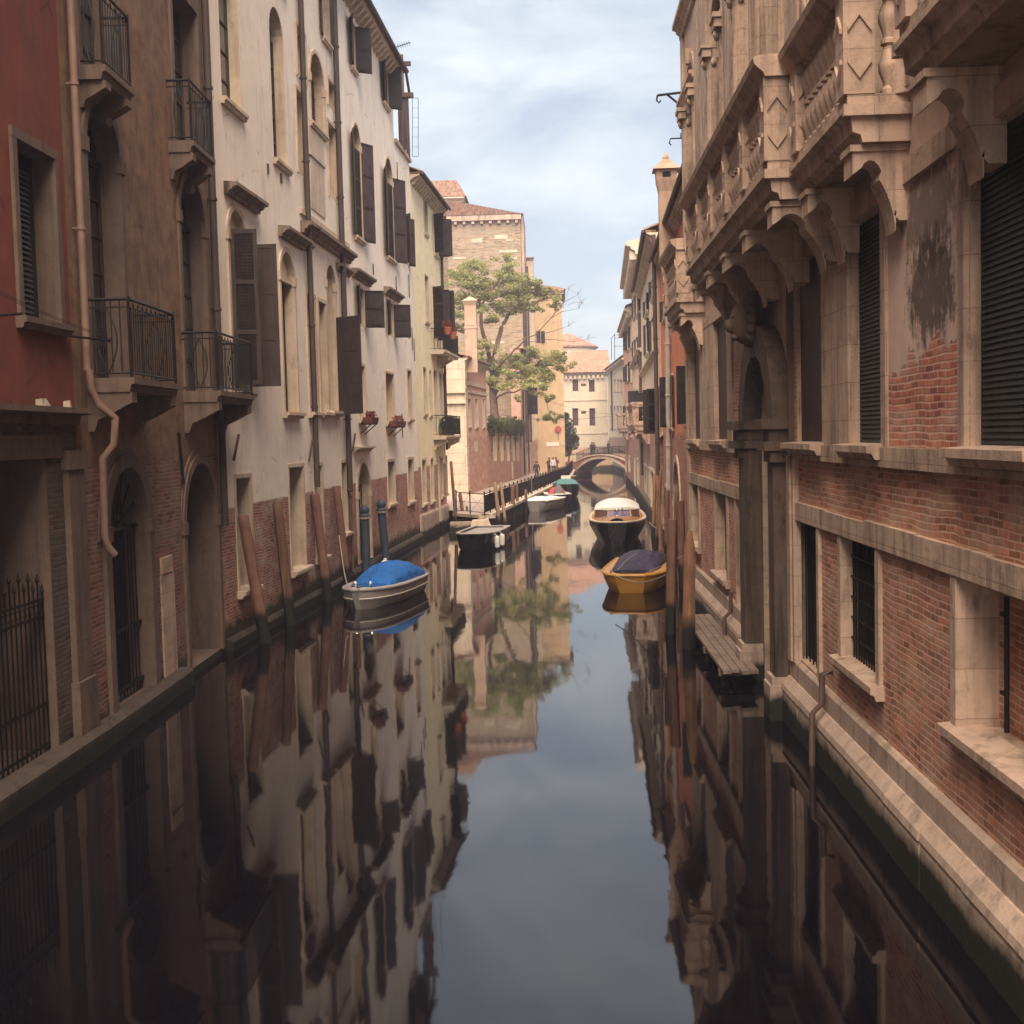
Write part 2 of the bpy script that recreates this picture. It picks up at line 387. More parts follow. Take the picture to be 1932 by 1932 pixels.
# ------------------------------------------------------------------ mesh builder
class MB:
    def __init__(s):
        s.v, s.f, s.mi = [], [], []

    def face(s, pts, mi=0):
        i = len(s.v)
        s.v += [tuple(p) for p in pts]
        s.f.append(tuple(range(i, i + len(pts))))
        s.mi.append(mi)

    def mesh(s, vs, fs, mi=0):
        i = len(s.v)
        s.v += [tuple(p) for p in vs]
        for f in fs:
            s.f.append(tuple(i + k for k in f))
            s.mi.append(mi)

    def box(s, x0, x1, y0, y1, z0, z1, mi=0):
        v = [(x0, y0, z0), (x1, y0, z0), (x1, y1, z0), (x0, y1, z0), (x0, y0, z1), (x1, y0, z1), (x1, y1, z1), (x0, y1, z1)]
        s.mesh(v, [(3, 2, 1, 0), (4, 5, 6, 7), (0, 1, 5, 4), (1, 2, 6, 5), (2, 3, 7, 6), (3, 0, 4, 7)], mi)

    def hexa(s, b, t, mi=0):
        s.mesh(list(b) + list(t), [(3, 2, 1, 0), (4, 5, 6, 7), (0, 1, 5, 4), (1, 2, 6, 5), (2, 3, 7, 6), (3, 0, 4, 7)], mi)

    def loft(s, rings, closed=True, cap=True, mi=0):
        n = len(rings[0])
        vs = [p for r in rings for p in r]
        fs = []
        for k in range(len(rings) - 1):
            for j in range(n if closed else n - 1):
                a, b = k * n + j, k * n + (j + 1) % n
                fs.append((a, b, b + n, a + n))
        if cap and closed:
            fs.append(tuple(reversed(range(n))))
            fs.append(tuple(range((len(rings) - 1) * n, len(rings) * n)))
        s.mesh(vs, fs, mi)

    def tube(s, path, r, n=8, mi=0, taper=None):
        path = [Vector(p) for p in path]
        rings = []
        for i, p in enumerate(path):
            d = (path[min(i + 1, len(path) - 1)] - path[max(i - 1, 0)]).normalized()
            a = Vector((0, 0, 1)) if abs(d.z) < .9 else Vector((1, 0, 0))
            x = d.cross(a).normalized()
            y = d.cross(x).normalized()
            rr = r if taper is None else r + (taper - r) * i / max(1, len(path) - 1)
            if callable(r):
                rr = r(i)
            rings.append([p + (x * math.cos(2 * PI * j / n) + y * math.sin(2 * PI * j / n)) * rr for j in range(n)])
        s.loft(rings, True, True, mi)

    def lathe(s, prof, c=(0, 0, 0), n=12, mi=0):
        rings = [[(c[0] + r * math.cos(2 * PI * j / n), c[1] + r * math.sin(2 * PI * j / n), c[2] + z) for j in range(n)] for r, z in prof]
        s.loft(rings, True, True, mi)

    def ball(s, c, r, sz=(1, 1, 1), n=12, m=8, mi=0):
        s.lathe([(max(.001, r * math.sin(PI * k / m)) , -r * math.cos(PI * k / m)) for k in range(m + 1)], (0, 0, 0), n, mi)
        k = (m + 1) * n
        for i in range(len(s.v) - k, len(s.v)):
            p = s.v[i]
            s.v[i] = (c[0] + p[0] * sz[0], c[1] + p[1] * sz[1], c[2] + p[2] * sz[2])

    def prism_u(s, prof, u0, u1, mi=0):
        """profile of (d, z) points, d outward (-y), extruded along x from u0 to u1"""
        s.loft([[(u0, -d, z) for d, z in prof], [(u1, -d, z) for d, z in prof]], True, True, mi)

    def build(s, name, mats, parent=None, smooth=False):
        me = bpy.data.meshes.new(name)
        me.from_pydata(s.v, [], s.f)
        if not isinstance(mats, (list, tuple)):
            mats = [mats]
        for m in mats:
            me.materials.append(m)
        me.polygons.foreach_set('material_index', s.mi)
        bm = bmesh.new()
        bm.from_mesh(me)
        bmesh.ops.recalc_face_normals(bm, faces=bm.faces)
        bm.to_mesh(me)
        bm.free()
        if smooth:
            for p in me.polygons:
                p.use_smooth = True
        o = bpy.data.objects.new(name, me)
        C.objects.link(o)
        if parent:
            o.parent = parent
        return o


def smooth_angle(o, deg=40):
    for p in o.data.polygons:
        p.use_smooth = True
    bm = bmesh.new()
    bm.from_mesh(o.data)
    bmesh.ops.remove_doubles(bm, verts=bm.verts, dist=.0005)
    for e in bm.edges:
        if len(e.link_faces) == 2 and e.calc_face_angle(0) > math.radians(deg):
            e.smooth = False
    bm.to_mesh(o.data)
    bm.free()
    return o


def tag(o, label, cat, group=None):
    o['label'] = label
    o['category'] = cat
    if group:
        o['group'] = group
    return o


def struct(o):
    o['kind'] = 'structure'
    return o


def thing(name, label, cat, loc=(0, 0, 0), rz=0, group=None):
    o = bpy.data.objects.new(name, None)
    C.objects.link(o)
    o.location = loc
    o.rotation_euler = (0, 0, rz)
    return tag(o, label, cat, group)


# ------------------------------------------------------------------ facades
def arc_pts(u0, u1, zs, z1, n=12):
    uc, a, b = (u0 + u1) / 2, (u1 - u0) / 2, z1 - zs
    return [(uc - a * math.cos(PI * k / n), zs + b * math.sin(PI * k / n)) for k in range(n + 1)]


class Facade:
    def __init__(s, name, label, cat, p0, p1, height, depth, mat, reveal, base=-1.0):
        s.p0, s.p1 = Vector((p0[0], p0[1], 0)), Vector((p1[0], p1[1], 0))
        d = s.p1 - s.p0
        s.L = d.length
        s.ang = math.atan2(d.y, d.x)
        s.dir = d.normalized()
        s.out = Vector((s.dir.y, -s.dir.x, 0))
        s.root = thing(name, label, cat, s.p0, s.ang)
        s.H, s.D, s.mat, s.reveal, s.base = height, depth, mat, reveal, base
        s.open = []

    def px(s, x, y, d=0.0):
        r = ray(x, y)
        o = Vector((0, 0, EYE))
        q = s.p0 + s.out * d
        t = (q - o).dot(s.out) / r.dot(s.out)
        p = o + r * t
        return (p - s.p0).dot(s.dir), p.z

    def rect(s, xl, xr, yt, yb, d=0.0):
        ym, xm = (yt + yb) / 2, (xl + xr) / 2
        return s.px(xl, ym, d)[0], s.px(xr, ym, d)[0], s.px(xm, yb, d)[1], s.px(xm, yt, d)[1]

    def part(s, mb, name, mat, parent=None, smooth=False):
        o = mb.build(name, mat, parent or s.root, smooth)
        return o

    def window(s, u0, u1, z0, z1, arch=None, depth=.28, fill='glass', sur=.0, sill=None, mull=True, name='window',
               surmat=None, surd=.05, sillmat=None, keystone=False):
        """an opening in the wall with its filling; arch = rise of a round head (None = flat)"""
        zs = z1 - arch if arch else z1
        s.open.append((u0, u1, z0, z1, zs if arch else None, depth))
        b = MB()
        v = depth - .004
        if arch:
            pts = [(u0, z0), (u1, z0)] + [(u, z) for u, z in reversed(arc_pts(u0, u1, zs, z1))]
        else:
            pts = [(u0, z0), (u1, z0), (u1, z1), (u0, z1)]
        b.face([(u, v, z) for u, z in pts])
        fm = {'glass': M['glass'], 'dark': M['dark'], 'shut': M['shut'], 'shutb': M['shutb'], 'wood': M['wooddoor'],
              'brick': s.mat, 'blind': M['shutteal'], 'green': M['shutgreen'], 'plaster': s.mat}[fill]
        w = s.part(b, name, fm)
        if fill == 'glass' and mull:
            f = MB()
            t = .035
            zt = z1 if not arch else zs
            uc = (u0 + u1) / 2
            f.box(u0, u0 + .06, v - t, v - .003, z0, zt)
            f.box(u1 - .06, u1, v - t, v - .003, z0, zt)
            f.box(uc - .035, uc + .035, v - t - .01, v - .003, z0, zt)
            nb = max(1, int((zt - z0) / .6))
            for k in range(nb + 1):
                z = z0 + (zt - z0) * k / nb
                f.box(u0 + .06, uc - .035, v - t, v - .003, z - .022, z + .022)
                f.box(uc + .035, u1 - .06, v - t, v - .003, z - .022, z + .022)
            s.part(f, 'frame', M['shutb'], w)
        if fill in ('green', 'blind', 'shut', 'shutb') and (u1 - u0) > .3:
            f = MB()
            pt = .055 if fill == 'green' else .09
            nb = int((zs - z0) / pt)
            for k in range(nb):
                z = z0 + .03 + (zs - z0 - .06) * k / nb
                f.hexa([(u0 + .05, v - pt * .4, z), (u1 - .05, v - pt * .4, z), (u1 - .05, v - .005, z), (u0 + .05, v - .005, z)],
                       [(u0 + .05, v - .005, z + pt * .8), (u1 - .05, v - .005, z + pt * .8), (u1 - .05, v - .001, z + pt * .8), (u0 + .05, v - .001, z + pt * .8)])
            s.part(f, 'slats', fm, w)
        if sur:
            f = MB()
            sm = surmat or s.reveal
            e = .012
            f.box(u0 - sur, u0 + e, -surd, .05, z0, zs)
            f.box(u1 - e, u1 + sur, -surd, .05, z0, zs)
            if arch:
                inn = arc_pts(u0 + e, u1 - e, zs, z1 - e, 14)
                outp = arc_pts(u0 - sur, u1 + sur, zs, z1 + sur, 14)
                for k in range(14):
                    a, bb, c, dd = inn[k], inn[k + 1], outp[k + 1], outp[k]
                    f.hexa([(p[0], -surd, p[1]) for p in (a, bb, c, dd)], [(p[0], .05, p[1]) for p in (a, bb, c, dd)])
                if keystone:
                    uc = (u0 + u1) / 2
                    f.hexa([(uc - .1, -surd - .07, z1 - .06), (uc + .1, -surd - .07, z1 - .06), (uc + .1, .04, z1 - .06), (uc - .1, .04, z1 - .06)],
                           [(uc - .15, -surd - .1, z1 + sur + .08), (uc + .15, -surd - .1, z1 + sur + .08), (uc + .15, .04, z1 + sur + .08), (uc - .15, .04, z1 + sur + .08)])
                # impost blocks
                f.box(u0 - sur - .03, u0 + .03, -surd - .03, .04, zs - .14, zs + .1)
                f.box(u1 - .03, u1 + sur + .03, -surd - .03, .04, zs - .14, zs + .1)
            else:
                f.box(u0 - sur, u1 + sur, -surd - .004, .05, z1 - e, z1 + sur)
            s.part(f, 'surround', sm, w)
        if sill:
            f = MB()
            q = (sur or .06) + .06
            f.prism_u([(-.04, z0 - .16), (sill * .6, z0 - .16), (sill * .75, z0 - .09), (sill, z0 - .08), (sill, z0 - .0), (-.2, z0 + .03)], u0 - q, u1 + q)
            s.part(f, 'sill', sillmat or surmat or s.reveal, w)
        return w

    def shutter(s, hinge, z0, z1, w, ang, mat, side=1, louver=True, name='shutter', d0=.04, wob=0):
        """leaf hinged at u=hinge; side +1 closes towards +u; ang 0 = closed, 180 = folded back flat on the wall"""
        a = math.radians(ang + wob)
        b = MB()
        t = .045

        def P(r, tt, z):  # r along leaf, tt thickness
            du, dv = math.cos(a) * side, -math.sin(a)
            nu, nv = -math.sin(a) * side, -math.cos(a)
            return (hinge + du * r + nu * tt, -d0 + dv * r + nv * tt, z)

        def bx(r0, r1, t0, t1, za, zb):
            b.hexa([P(r0, t0, za), P(r1, t0, za), P(r1, t1, za), P(r0, t1, za)], [P(r0, t0, zb), P(r1, t0, zb), P(r1, t1, zb), P(r0, t1, zb)])
        fr = min(.09, w * .2)
        bx(0, fr, 0, t, z0, z1)
        bx(w - fr, w, 0, t, z0, z1)
        n = 3 if z1 - z0 > 1.6 else 2
        for k in range(n + 1):
            z = z0 + (z1 - z0 - .1) * k / n
            bx(fr, w - fr, 0, t, z, z + .1)
        if louver:
            bx(fr, w - fr, .0, .003, z0, z1)
            m = int((z1 - z0) / .075)
            for k in range(m):
                z = z0 + (z1 - z0) * k / m
                b.hexa([P(fr, .004, z), P(w - fr, .004, z), P(w - fr, .02, z), P(fr, .02, z)],
                       [P(fr, .03, z + .06), P(w - fr, .03, z + .06), P(w - fr, .04, z + .06), P(fr, .04, z + .06)])
        else:
            bx(fr, w - fr, .01, t - .01, z0, z1)
        return s.part(b, name, mat)

    def pair(s, u0, u1, z0, z1, mat, a0=165, a1=165, louver=True):
        w = (u1 - u0) / 2
        if a0 is not None:
            s.shutter(u0, z0, z1, w, a0, mat, 1, louver)
        if a1 is not None:
            s.shutter(u1, z0, z1, w, a1, mat, -1, louver)

    def mould(s, u0, u1, z, h, d, mat, name='cornice', dentil=0, parent=None):
        b = MB()
        b.prism_u([(-.05, z), (d * .3, z), (d * .35, z + h * .3), (d * .6, z + h * .42), (d * .65, z + h * .6), (d, z + h * .7), (d, z + h), (-.05, z + h * 1.15)], u0, u1)
        if dentil:
            n = int((u1 - u0) / dentil)
            for k in range(n):
                u = u0 + (k + .5) * (u1 - u0) / n
                b.box(u - dentil * .22, u + dentil * .22, -d * .72, .02, z - h * .35, z + h * .3)
        return s.part(b, name, mat, parent)

    def band(s, u0, u1, z0, z1, d, mat, name='string_course'):
        b = MB()
        b.box(u0, u1, -d, .03, z0, z1)
        return s.part(b, name, mat)

    def pipe(s, pts, r, mat, d=None, name='downpipe', clips=True, shoe=None):
        """pts in facade (u, z)"""
        d = d or r + .04
        b = MB()
        b.tube([(u, -(d if len(q) == 0 else q[0]), z) for u, z, *q in pts], r, 10)
        if clips:
            (ua, za), (ub, zb) = pts[0][:2], pts[-1][:2]
            n = max(1, int(abs(za - zb) / 2.4))
            for k in range(1, n + 1):
                f = k / (n + 1)
                u, z = ua + (ub - ua) * f, za + (zb - za) * f
                if len(pts) == 2:
                    b.tube([(u, -d, z - .03), (u, -d, z + .03)], r * 1.25, 10)
                    b.box(u - .015, u + .015, -d, .01, z - .012, z + .012)
        o = s.part(b, name, mat)
        smooth_angle(o)
        return o

    def balcony(s, u0, u1, z, d, rail_h, slab_h=.2, brackets=(), bh=.5, bmat=None, oval=True, name='balcony'):
        b = MB()
        b.prism_u([(-.05, z - slab_h), (d - .08, z - slab_h), (d - .05, z - slab_h * .5), (d, z - slab_h * .45), (d, z), (-.05, z)], u0, u1)
        bal = s.part(b, name, bmat or s.reveal)
        r = MB()
        zb, zt = z + .07, z + rail_h
        e = d - .06
        a, c = u0 + .05, u1 - .05
        for zz, th in ((zt, .026), (zb, .016), (zt - .12, .012)):
            r.tube([(a, .03, zz), (a, -e, zz)], th, 6)
            r.tube([(c, .03, zz), (c, -e, zz)], th, 6)
            r.tube([(a - .02, -e, zz), (c + .02, -e, zz)], th, 6)
        for u in (a, c):
            r.tube([(u, -e, z), (u, -e, zt + .04)], .022, 6)
            k = max(2, int(e / .13))
            for i in range(1, k):
                r.tube([(u, -e * i / k, zb), (u, -e * i / k, zt)], .011, 5)
            if oval:   # lens-shaped scrollwork on the end panels
                for sg in (-1, 1):
                    r.tube([(u, -e * .5 + sg * e * .22 * math.sin(PI * q / 8), zb + (zt - .12 - zb) * q / 8) for q in range(9)], .013, 5)
        n = max(3, int((c - a) / .115))
        for i in range(1, n):
            u = a + (c - a) * i / n
            r.tube([(u, -e, zb), (u, -e, zt - .12)], .011, 5)
            if i % 2 == 0:
                r.tube([(u - .05, -e, zt - .12), (u, -e, zt - .05), (u + .05, -e, zt - .12)], .008, 4)
        s.part(r, 'railing', M['iron'], bal)
        for u in brackets:
            k = MB()
            zz = z - slab_h
            prof = [(-.05, zz), (d * .92, zz), (d * .92, zz - bh * .28)]
            for q in range(1, 9):
                f = q / 8
                prof.append((d * (.92 - .72 * f) , zz - bh * (.28 + .42 * (1 - math.cos(f * PI / 2)) * 1.0 + .1 * math.sin(f * PI))))
            prof += [(d * .12, zz - bh), (-.05, zz - bh)]
            k.prism_u(prof, u - .13, u + .13)
            s.part(k, 'bracket', bmat or s.reveal, bal)
        return bal

    def roof(s, over=.4, rise=2.2, mat=None, z=None, run=None, name='roof', eave_mat=None, corbel=.55):
        z = z or s.H
        run = run or s.D
        b = MB()
        # tile courses as raised ribs running down the slope
        n = max(4, int(s.L / .28))
        k = rise / (run * .55 + over)
        for i in range(n):
            u = (i + .5) * s.L / n
            w = s.L / n
            y0, y1 = -over, run * .55
            prof = [(-w / 2, 0), (-w * .3, .05), (0, .085), (w * .3, .05), (w / 2, 0)]
            b.loft([[(u + p, y0, z + .12 + q) for p, q in prof], [(u + p, y1, z + .12 + q + rise) for p, q in prof]], False)
        b.box(0, s.L, -over + .06, .02, z + .0, z + .115)
        b.face([(0, -over, z + .115), (s.L, -over, z + .115), (s.L, run * .55, z + .115 + rise), (0, run * .55, z + .115 + rise)])
        b.face([(0, run * .55, z + .11 + rise), (s.L, run * .55, z + .11 + rise), (s.L, run + over, z + .1), (0, run + over, z + .1)])
        for u in (0, s.L):
            b.face([(u, 0.0, z), (u, run * .55, z + rise + .08), (u, run, z)])
        ro = s.part(b, name, mat or M['tile'])
        e = MB()
        e.prism_u([(0, z - .28), (over * .35, z - .12), (over * .8, z - .03), (over * .8, z + .0), (-.02, z + .0)], 0, s.L)
        if corbel:
            m = int(s.L / corbel)
            for i in range(m):
                u = (i + .5) * s.L / m
                e.prism_u([(0, z - .42), (over * .3, z - .38), (over * .72, z - .1), (over * .72, z - .035), (0, z - .2)], u - .08, u + .08)
        s.part(e, 'eave', eave_mat or s.reveal, ro)
        g = MB()
        g.tube([(0, -over - .05, z + .06), (s.L, -over - .05, z + .06)], .07, 8)
        s.part(g, 'gutter', M['pipe'], ro)
        return ro

    def finish(s, top=True, name='wall'):
        b = MB()
        us = sorted({0.0, s.L} | {round(min(max(x, 0), s.L), 4) for o in s.open for x in o[:2]})
        zs = sorted({s.base, s.H} | {round(x, 4) for o in s.open for x in o[2:4] if s.base < x < s.H})
        for i in range(len(us) - 1):
            for j in range(len(zs) - 1):
                uc, zc = (us[i] + us[i + 1]) / 2, (zs[j] + zs[j + 1]) / 2
                if any(o[0] < uc < o[1] and o[2] < zc < o[3] for o in s.open):
                    continue
                b.face([(us[i], 0, zs[j]), (us[i + 1], 0, zs[j]), (us[i + 1], 0, zs[j + 1]), (us[i], 0, zs[j + 1])])
        for u0, u1, z0, z1, zsp, dep in s.open:
            if zsp is None:
                out = [(u0, z0), (u1, z0), (u1, z1), (u0, z1)]
            else:
                ar = arc_pts(u0, u1, zsp, z1)
                out = [(u0, z0), (u1, z0)] + ar[::-1]
                h = len(ar) // 2
                for k in range(h):
                    b.face([(u0, 0, z1), (ar[k][0], 0, ar[k][1]), (ar[k + 1][0], 0, ar[k + 1][1])])
                for k in range(h, len(ar) - 1):
                    b.face([(u1, 0, z1), (ar[k][0], 0, ar[k][1]), (ar[k + 1][0], 0, ar[k + 1][1])])
            for k in range(len(out)):
                p, q = out[k], out[(k + 1) % len(out)]
                b.face([(p[0], 0, p[1]), (q[0], 0, q[1]), (q[0], dep, q[1]), (p[0], dep, p[1])], 1)
        L, D, H, B = s.L, s.D, s.H, s.base
        b.face([(0, 0, B), (0, D, B), (0, D, H), (0, 0, H)])
        b.face([(L, 0, B), (L, D, B), (L, D, H), (L, 0, H)])
        b.face([(0, D, B), (L, D, B), (L, D, H), (0, D, H)])
        if top:
            b.face([(0, 0, H), (L, 0, H), (L, D, H), (0, D, H)])
        return s.part(b, name, [s.mat, s.reveal])

# ------------------------------------------------------------------ left bank
P = [(-7.1, -6), (-7.2, 18.2), (-7.42, 26.7), (-6.93, 40.1), (-6.35, 55.9), (-5.9, 65)]
PB = (-6.5, 51.9)

# --- red house, nearest on the left
f = Facade('red_house', 'dark red plastered house with grey ground floor, nearest on the left bank', 'house', P[0], P[1], 25.5, 9, M['red'], M['tanstone'])  # unseen upper storeys and rear length added to cut light on the near canal
u0, u1, z0, z1 = f.rect(33, 104, 283, 604)
w = f.window(u0, u1, z0, z1, None, .3, 'dark', .13, .16, surmat=M['tanstone'])
b = MB()
for k in range(int((z1 - z0 - .25) / .075)):
    z = z0 + .05 + k * .075
    b.hexa([(u0 + .05, .17, z), (u1 - .42, .17, z), (u1 - .42, .21, z), (u0 + .05, .21, z)], [(u0 + .05, .22, z + .05), (u1 - .42, .22, z + .05), (u1 - .42, .23, z + .05), (u0 + .05, .23, z + .05)])
f.part(b, 'blind', M['shutteal'], w)
f.window(u0 - .5, u1 - .3, 12.1, 15, None, .3, 'glass', .13, .2, surmat=M['tanstone'])
f.window(u0 - 4.2, u1 - 4.2, z0, z1, None, .3, 'blind', .13, .16, surmat=M['tanstone'])
f.window(u0 - 4.2, u1 - 4.2, 12.1, 15, None, .3, 'glass', .13, .16, surmat=M['tanstone'])
# ledge between the floors
b = MB()
zl = f.px(100, 768, .3)[1]
b.prism_u([(-.03, zl - .22), (.06, zl - .22), (.1, zl - .09), (.32, zl - .07), (.32, zl + .01), (-.03, zl + .03)], 6, f.L)
f.part(b, 'ledge', M['tanstone'])
# canal door with iron gate
u0, u1 = f.px(2, 1100)[0] - .9, f.px(97, 1100)[0]
zt = f.px(60, 866)[1]
w = f.window(u0, u1, .3, zt, None, 1.2, 'dark', .0)
g = MB()
gz = f.px(60, 1130)[1]
n = 16
ug0, ug1 = u0 + .05, u1 - .05
for k in range(n + 1):
    u = ug0 + (ug1 - ug0) * k / n
    top = gz + .12 * math.sin(PI * k / n) + (.14 if k % 2 else 0)
    g.tube([(u, .12, .32), (u, .12, top)], .014, 6)
    g.lathe([(.001, .0), (.03, .05), (.001, .16)], (u, .12, top - .02), 6)
    if k < n:
        uu = u + (ug1 - ug0) / n / 2
        g.tube([(uu + .06 * math.cos(q * PI / 4), .12, gz - .2 + .06 * math.sin(q * PI / 4)) for q in range(9)], .008, 4)
for z in (.42, 1.0, gz - .32, gz - .08):
    g.box(ug0, ug1, .10, .14, z - .018, z + .018)
f.part(g, 'gate', M['iron'], w)
b = MB()
b.box(u0 - .1, u1 + .5, -.05, .02, zt, zt + .32)
f.part(b, 'lintel', M['tanstone'])
ua, ub = f.px(128, 1100)[0], f.px(158, 1100)[0]
zb, zt2 = .25, f.px(140, 885)[1]
b = MB()
b.box(ua, ub, -.09, .03, zb, zt2)
b.box(ua - .05, ub + .05, -.13, .03, zt2, zt2 + .28)
b.box(ua - .05, ub + .05, -.13, .03, zb - .1, zb + .9)
f.part(b, 'pilaster', M['tanstone'])
b = MB()
b.prism_u([(-.05, -1), (.28, -1), (.28, .3), (.2, .36), (-.05, .36)], 4, f.L)
f.part(b, 'kerb', M['kerb'])
f.roof(.5, 2.2)
f.finish()
up, zp = f.px(122, 0)[0], 17.4
uq, zq = f.px(150, 700)
f.pipe([(uq, 25), (uq, zq)], .058, M['pipelight'], .12)
zk = f.px(180, 775, .4)[1]
f.pipe([(uq, zq + .02), (uq + .02, zq - .25), (uq + .14, zq - .5, .22), (uq + .26, zk - .1, .42), (uq + .28, zk - .5, .38), (uq + .28, zk - .7, .2), (uq + .28, f.px(190, 1010)[1], .16), (uq + .34, f.px(196, 1030)[1], .2), (uq + .42, f.px(196, 1045)[1], .26)],
       .06, M['pipelight'], .15, clips=False)
# clothes line bracket under the window
b = MB()
ur, zr = f.px(112, 632)
b.tube([(ur, .02, zr), (ur + .9, -.42, zr - .02)], .018, 6)
b.tube([(ur + .82, -.46, zr - .02), (ur + .98, -.38, zr - .02)], .03, 6)
b.tube([(ur - 2.2, .02, zr + .06), (ur - 2.2, -.42, zr + .08)], .018, 6)
for q in (.36, .42):
    b.tube([(ur - 4, -q, zr + .42), (ur - 2, -q, zr + .2), (ur + .9, -q, zr)], .005, 4)
f.part(b, 'clothes_line', M['iron'])
for px_, lab in ((82, 'small broken white stone lying on the ledge of the red house, the left of two'), (128, 'small pointed white stone lying on the ledge of the red house, beside the downpipe')):
    uu = f.px(px_, 760, .2)[0]
    c = f.root.matrix_world
    wp = f.p0 + f.dir * uu + f.out * .19
    b = MB()
    pts = [(-.13, -.05, 0), (.13, -.06, 0), (.11, .06, 0), (-.12, .05, 0)]
    b.hexa(pts, [(-.15, -.05, .1), (.02, -.04, .11), (.08, .04, .06), (-.14, .04, .09)])
    o = b.build('stone', M['whitestone'])
    o.location = (wp.x, wp.y, zl + .012)
    o.rotation_euler = (0, 0, f.ang + (.3 if px_ > 100 else 0))
    tag(o, lab, 'stone')

# --- tan house with iron balconies
f = Facade('tan_house', 'stained tan plastered house with four iron balconies and two arched water doors', 'house', P[1], P[2], 24.5, 9, M['tan'], M['tanstone'])  # height raised out of view so the unseen storeys block sky light
ZB, ZU = 5.66, 10.45
for (xl, xr, yt) in ((166, 228, 205), (341, 387, 338)):
    u0, u1, a, z1 = f.rect(xl, xr, yt, 690)
    u0 = max(u0, .16)
    w = f.window(u0, u1, ZB, z1, (u1 - u0) / 2, .35, 'glass', .15, None)
    b = MB()
    uc, zs = (u0 + u1) / 2, z1 - (u1 - u0) / 2
    b.box(u0, u1, .28, .35, zs - .05, zs + .05)
    for q in range(1, 8):
        a = PI * q / 8
        b.tube([(uc + .1 * math.cos(a), .3, zs + .1 * math.sin(a)), (uc + (u1 - u0) * .48 * math.cos(a), .3, zs + (u1 - u0) * .48 * math.sin(a))], .016, 5)
    f.part(b, 'fanlight_grille', M['iron'], w)
    f.window(u0, u1, ZU, ZU + 3.2, None, .35, 'glass', .14, None)
    f.window(u0, u1, 15, 16.8, None, .3, 'shut', .12, .15)
u0, u1 = .06, f.px(257, 722, .75)[0]
ua = f.px(162, 722)[0]
f.balcony(max(.05, ua), f.px(340, 725, .75)[0], ZB, .75, 1.2, .22, (max(.05, ua) + .16, f.px(340, 725, .75)[0] - .2), .6)
f.balcony(f.px(345, 740)[0], f.px(482, 750, .75)[0] - .05, ZB, .75, 1.15, .22, (f.px(345, 740)[0] + .16, f.px(482, 750, .75)[0] - .3), .6)
ub_ = f.px(142, 85)[0]
f.balcony(ub_, f.px(253, 140, .45)[0], ZU, .45, 1.15, .22, (ub_ + .2, f.px(253, 140, .45)[0] - .2), .4)
f.balcony(f.px(316, 250)[0], f.px(406, 290, .5)[0], ZU, .5, 1.15, .22, (f.px(316, 250)[0] + .16, f.px(406, 290, .5)[0] - .25), .5)
# water doors
u0, u1, a, z1 = f.rect(205, 281, 880, 1310)
w = f.window(u0, u1, .3, z1, (u1 - u0) / 2, .4, 'dark', .24, None, surd=.07)
zs = z1 - (u1 - u0) / 2
b = MB()
uc = (u0 + u1) / 2
for q in range(1, 12):
    u = u0 + (u1 - u0) * q / 12
    b.tube([(u, .18, .32), (u, .18, zs)], .015, 6)
for q in range(0, 9):
    a = PI * q / 8
    b.tube([(uc + .14 * math.cos(a), .18, zs + .14 * math.sin(a)), (uc + (u1 - u0) * .49 * math.cos(a), .18, zs + (u1 - u0) * .49 * math.sin(a))], .015, 5)
b.tube([(uc + .2 * math.cos(q * PI / 8), .18, zs + .2 * math.sin(q * PI / 8)) for q in range(9)], .015, 5)
for z in (.5, 1.5, zs):
    b.box(u0 + .01, u1 - .01, .15, .21, z - .03, z + .03)
f.part(b, 'gate', M['iron'], w)
u0, u1, a, z1 = f.rect(349, 410, 872, 1220)
u1 = min(u1, f.L - .3)
f.window(u0, u1, .15, z1, (u1 - u0) / 2, .75, 'dark', .17, None, surd=.06, surmat=M['tanstone'])
# brick relieving arches and old white plaster strip between the doors
b = MB()
for c, r0 in ((f.px(240, 985)[0], 1.32), (f.px(378, 985)[0], 1.28)):
    zc = zs - .1
    for q in range(16):
        a0, a1 = PI * q / 16, PI * (q + 1) / 16
        pp = [(c + rr * math.cos(a), zc + rr * math.sin(a)) for a, rr in ((a0, r0), (a1, r0), (a1, r0 + .13), (a0, r0 + .13))]
        if min(p[0] for p in pp) < .02 or max(p[0] for p in pp) > f.L:
            continue
        b.hexa([(p[0], -.028, p[1]) for p in pp], [(p[0], .02, p[1]) for p in pp])
f.part(b, 'relieving_arch', M['tanstone'])
ua, ub = f.px(306, 1200)[0], f.px(330, 1200)[0]
b = MB()
b.box(ua, ub, -.035, .02, .35, f.px(318, 1080)[1])
b.box(ua + .04, ub - .1, -.05, .02, f.px(318, 1078)[1], f.px(318, 1048)[1])
f.part(b, 'buttress', M['stone'])
b = MB()
b.prism_u([(-.05, -1), (.26, -1), (.26, .28), (.18, .34), (-.05, .34)], 0, f.px(360, 1252, .2)[0])
f.part(b, 'kerb', M['kerb'])
b = MB()
uu, zz = f.px(338, 865)
b.tube([(uu - .06, -.03, zz + .5), (uu + .06, -.05, zz - .5)], .03, 6)
f.part(b, 'tie_rod', M['iron'])
f.roof(.5, 2.2)
f.finish()
f.pipe([(f.L - .12, 24), (f.L - .12, f.px(424, 990)[1])], .085, M['pipe'], .12)

# --- white palace A
f = Facade('white_palace', 'cream white palace over a brick ground floor with blind arches and an open dark shutter', 'house', P[2], P[3], 20.3, 10, M['whiteA'], M['stoneA'])


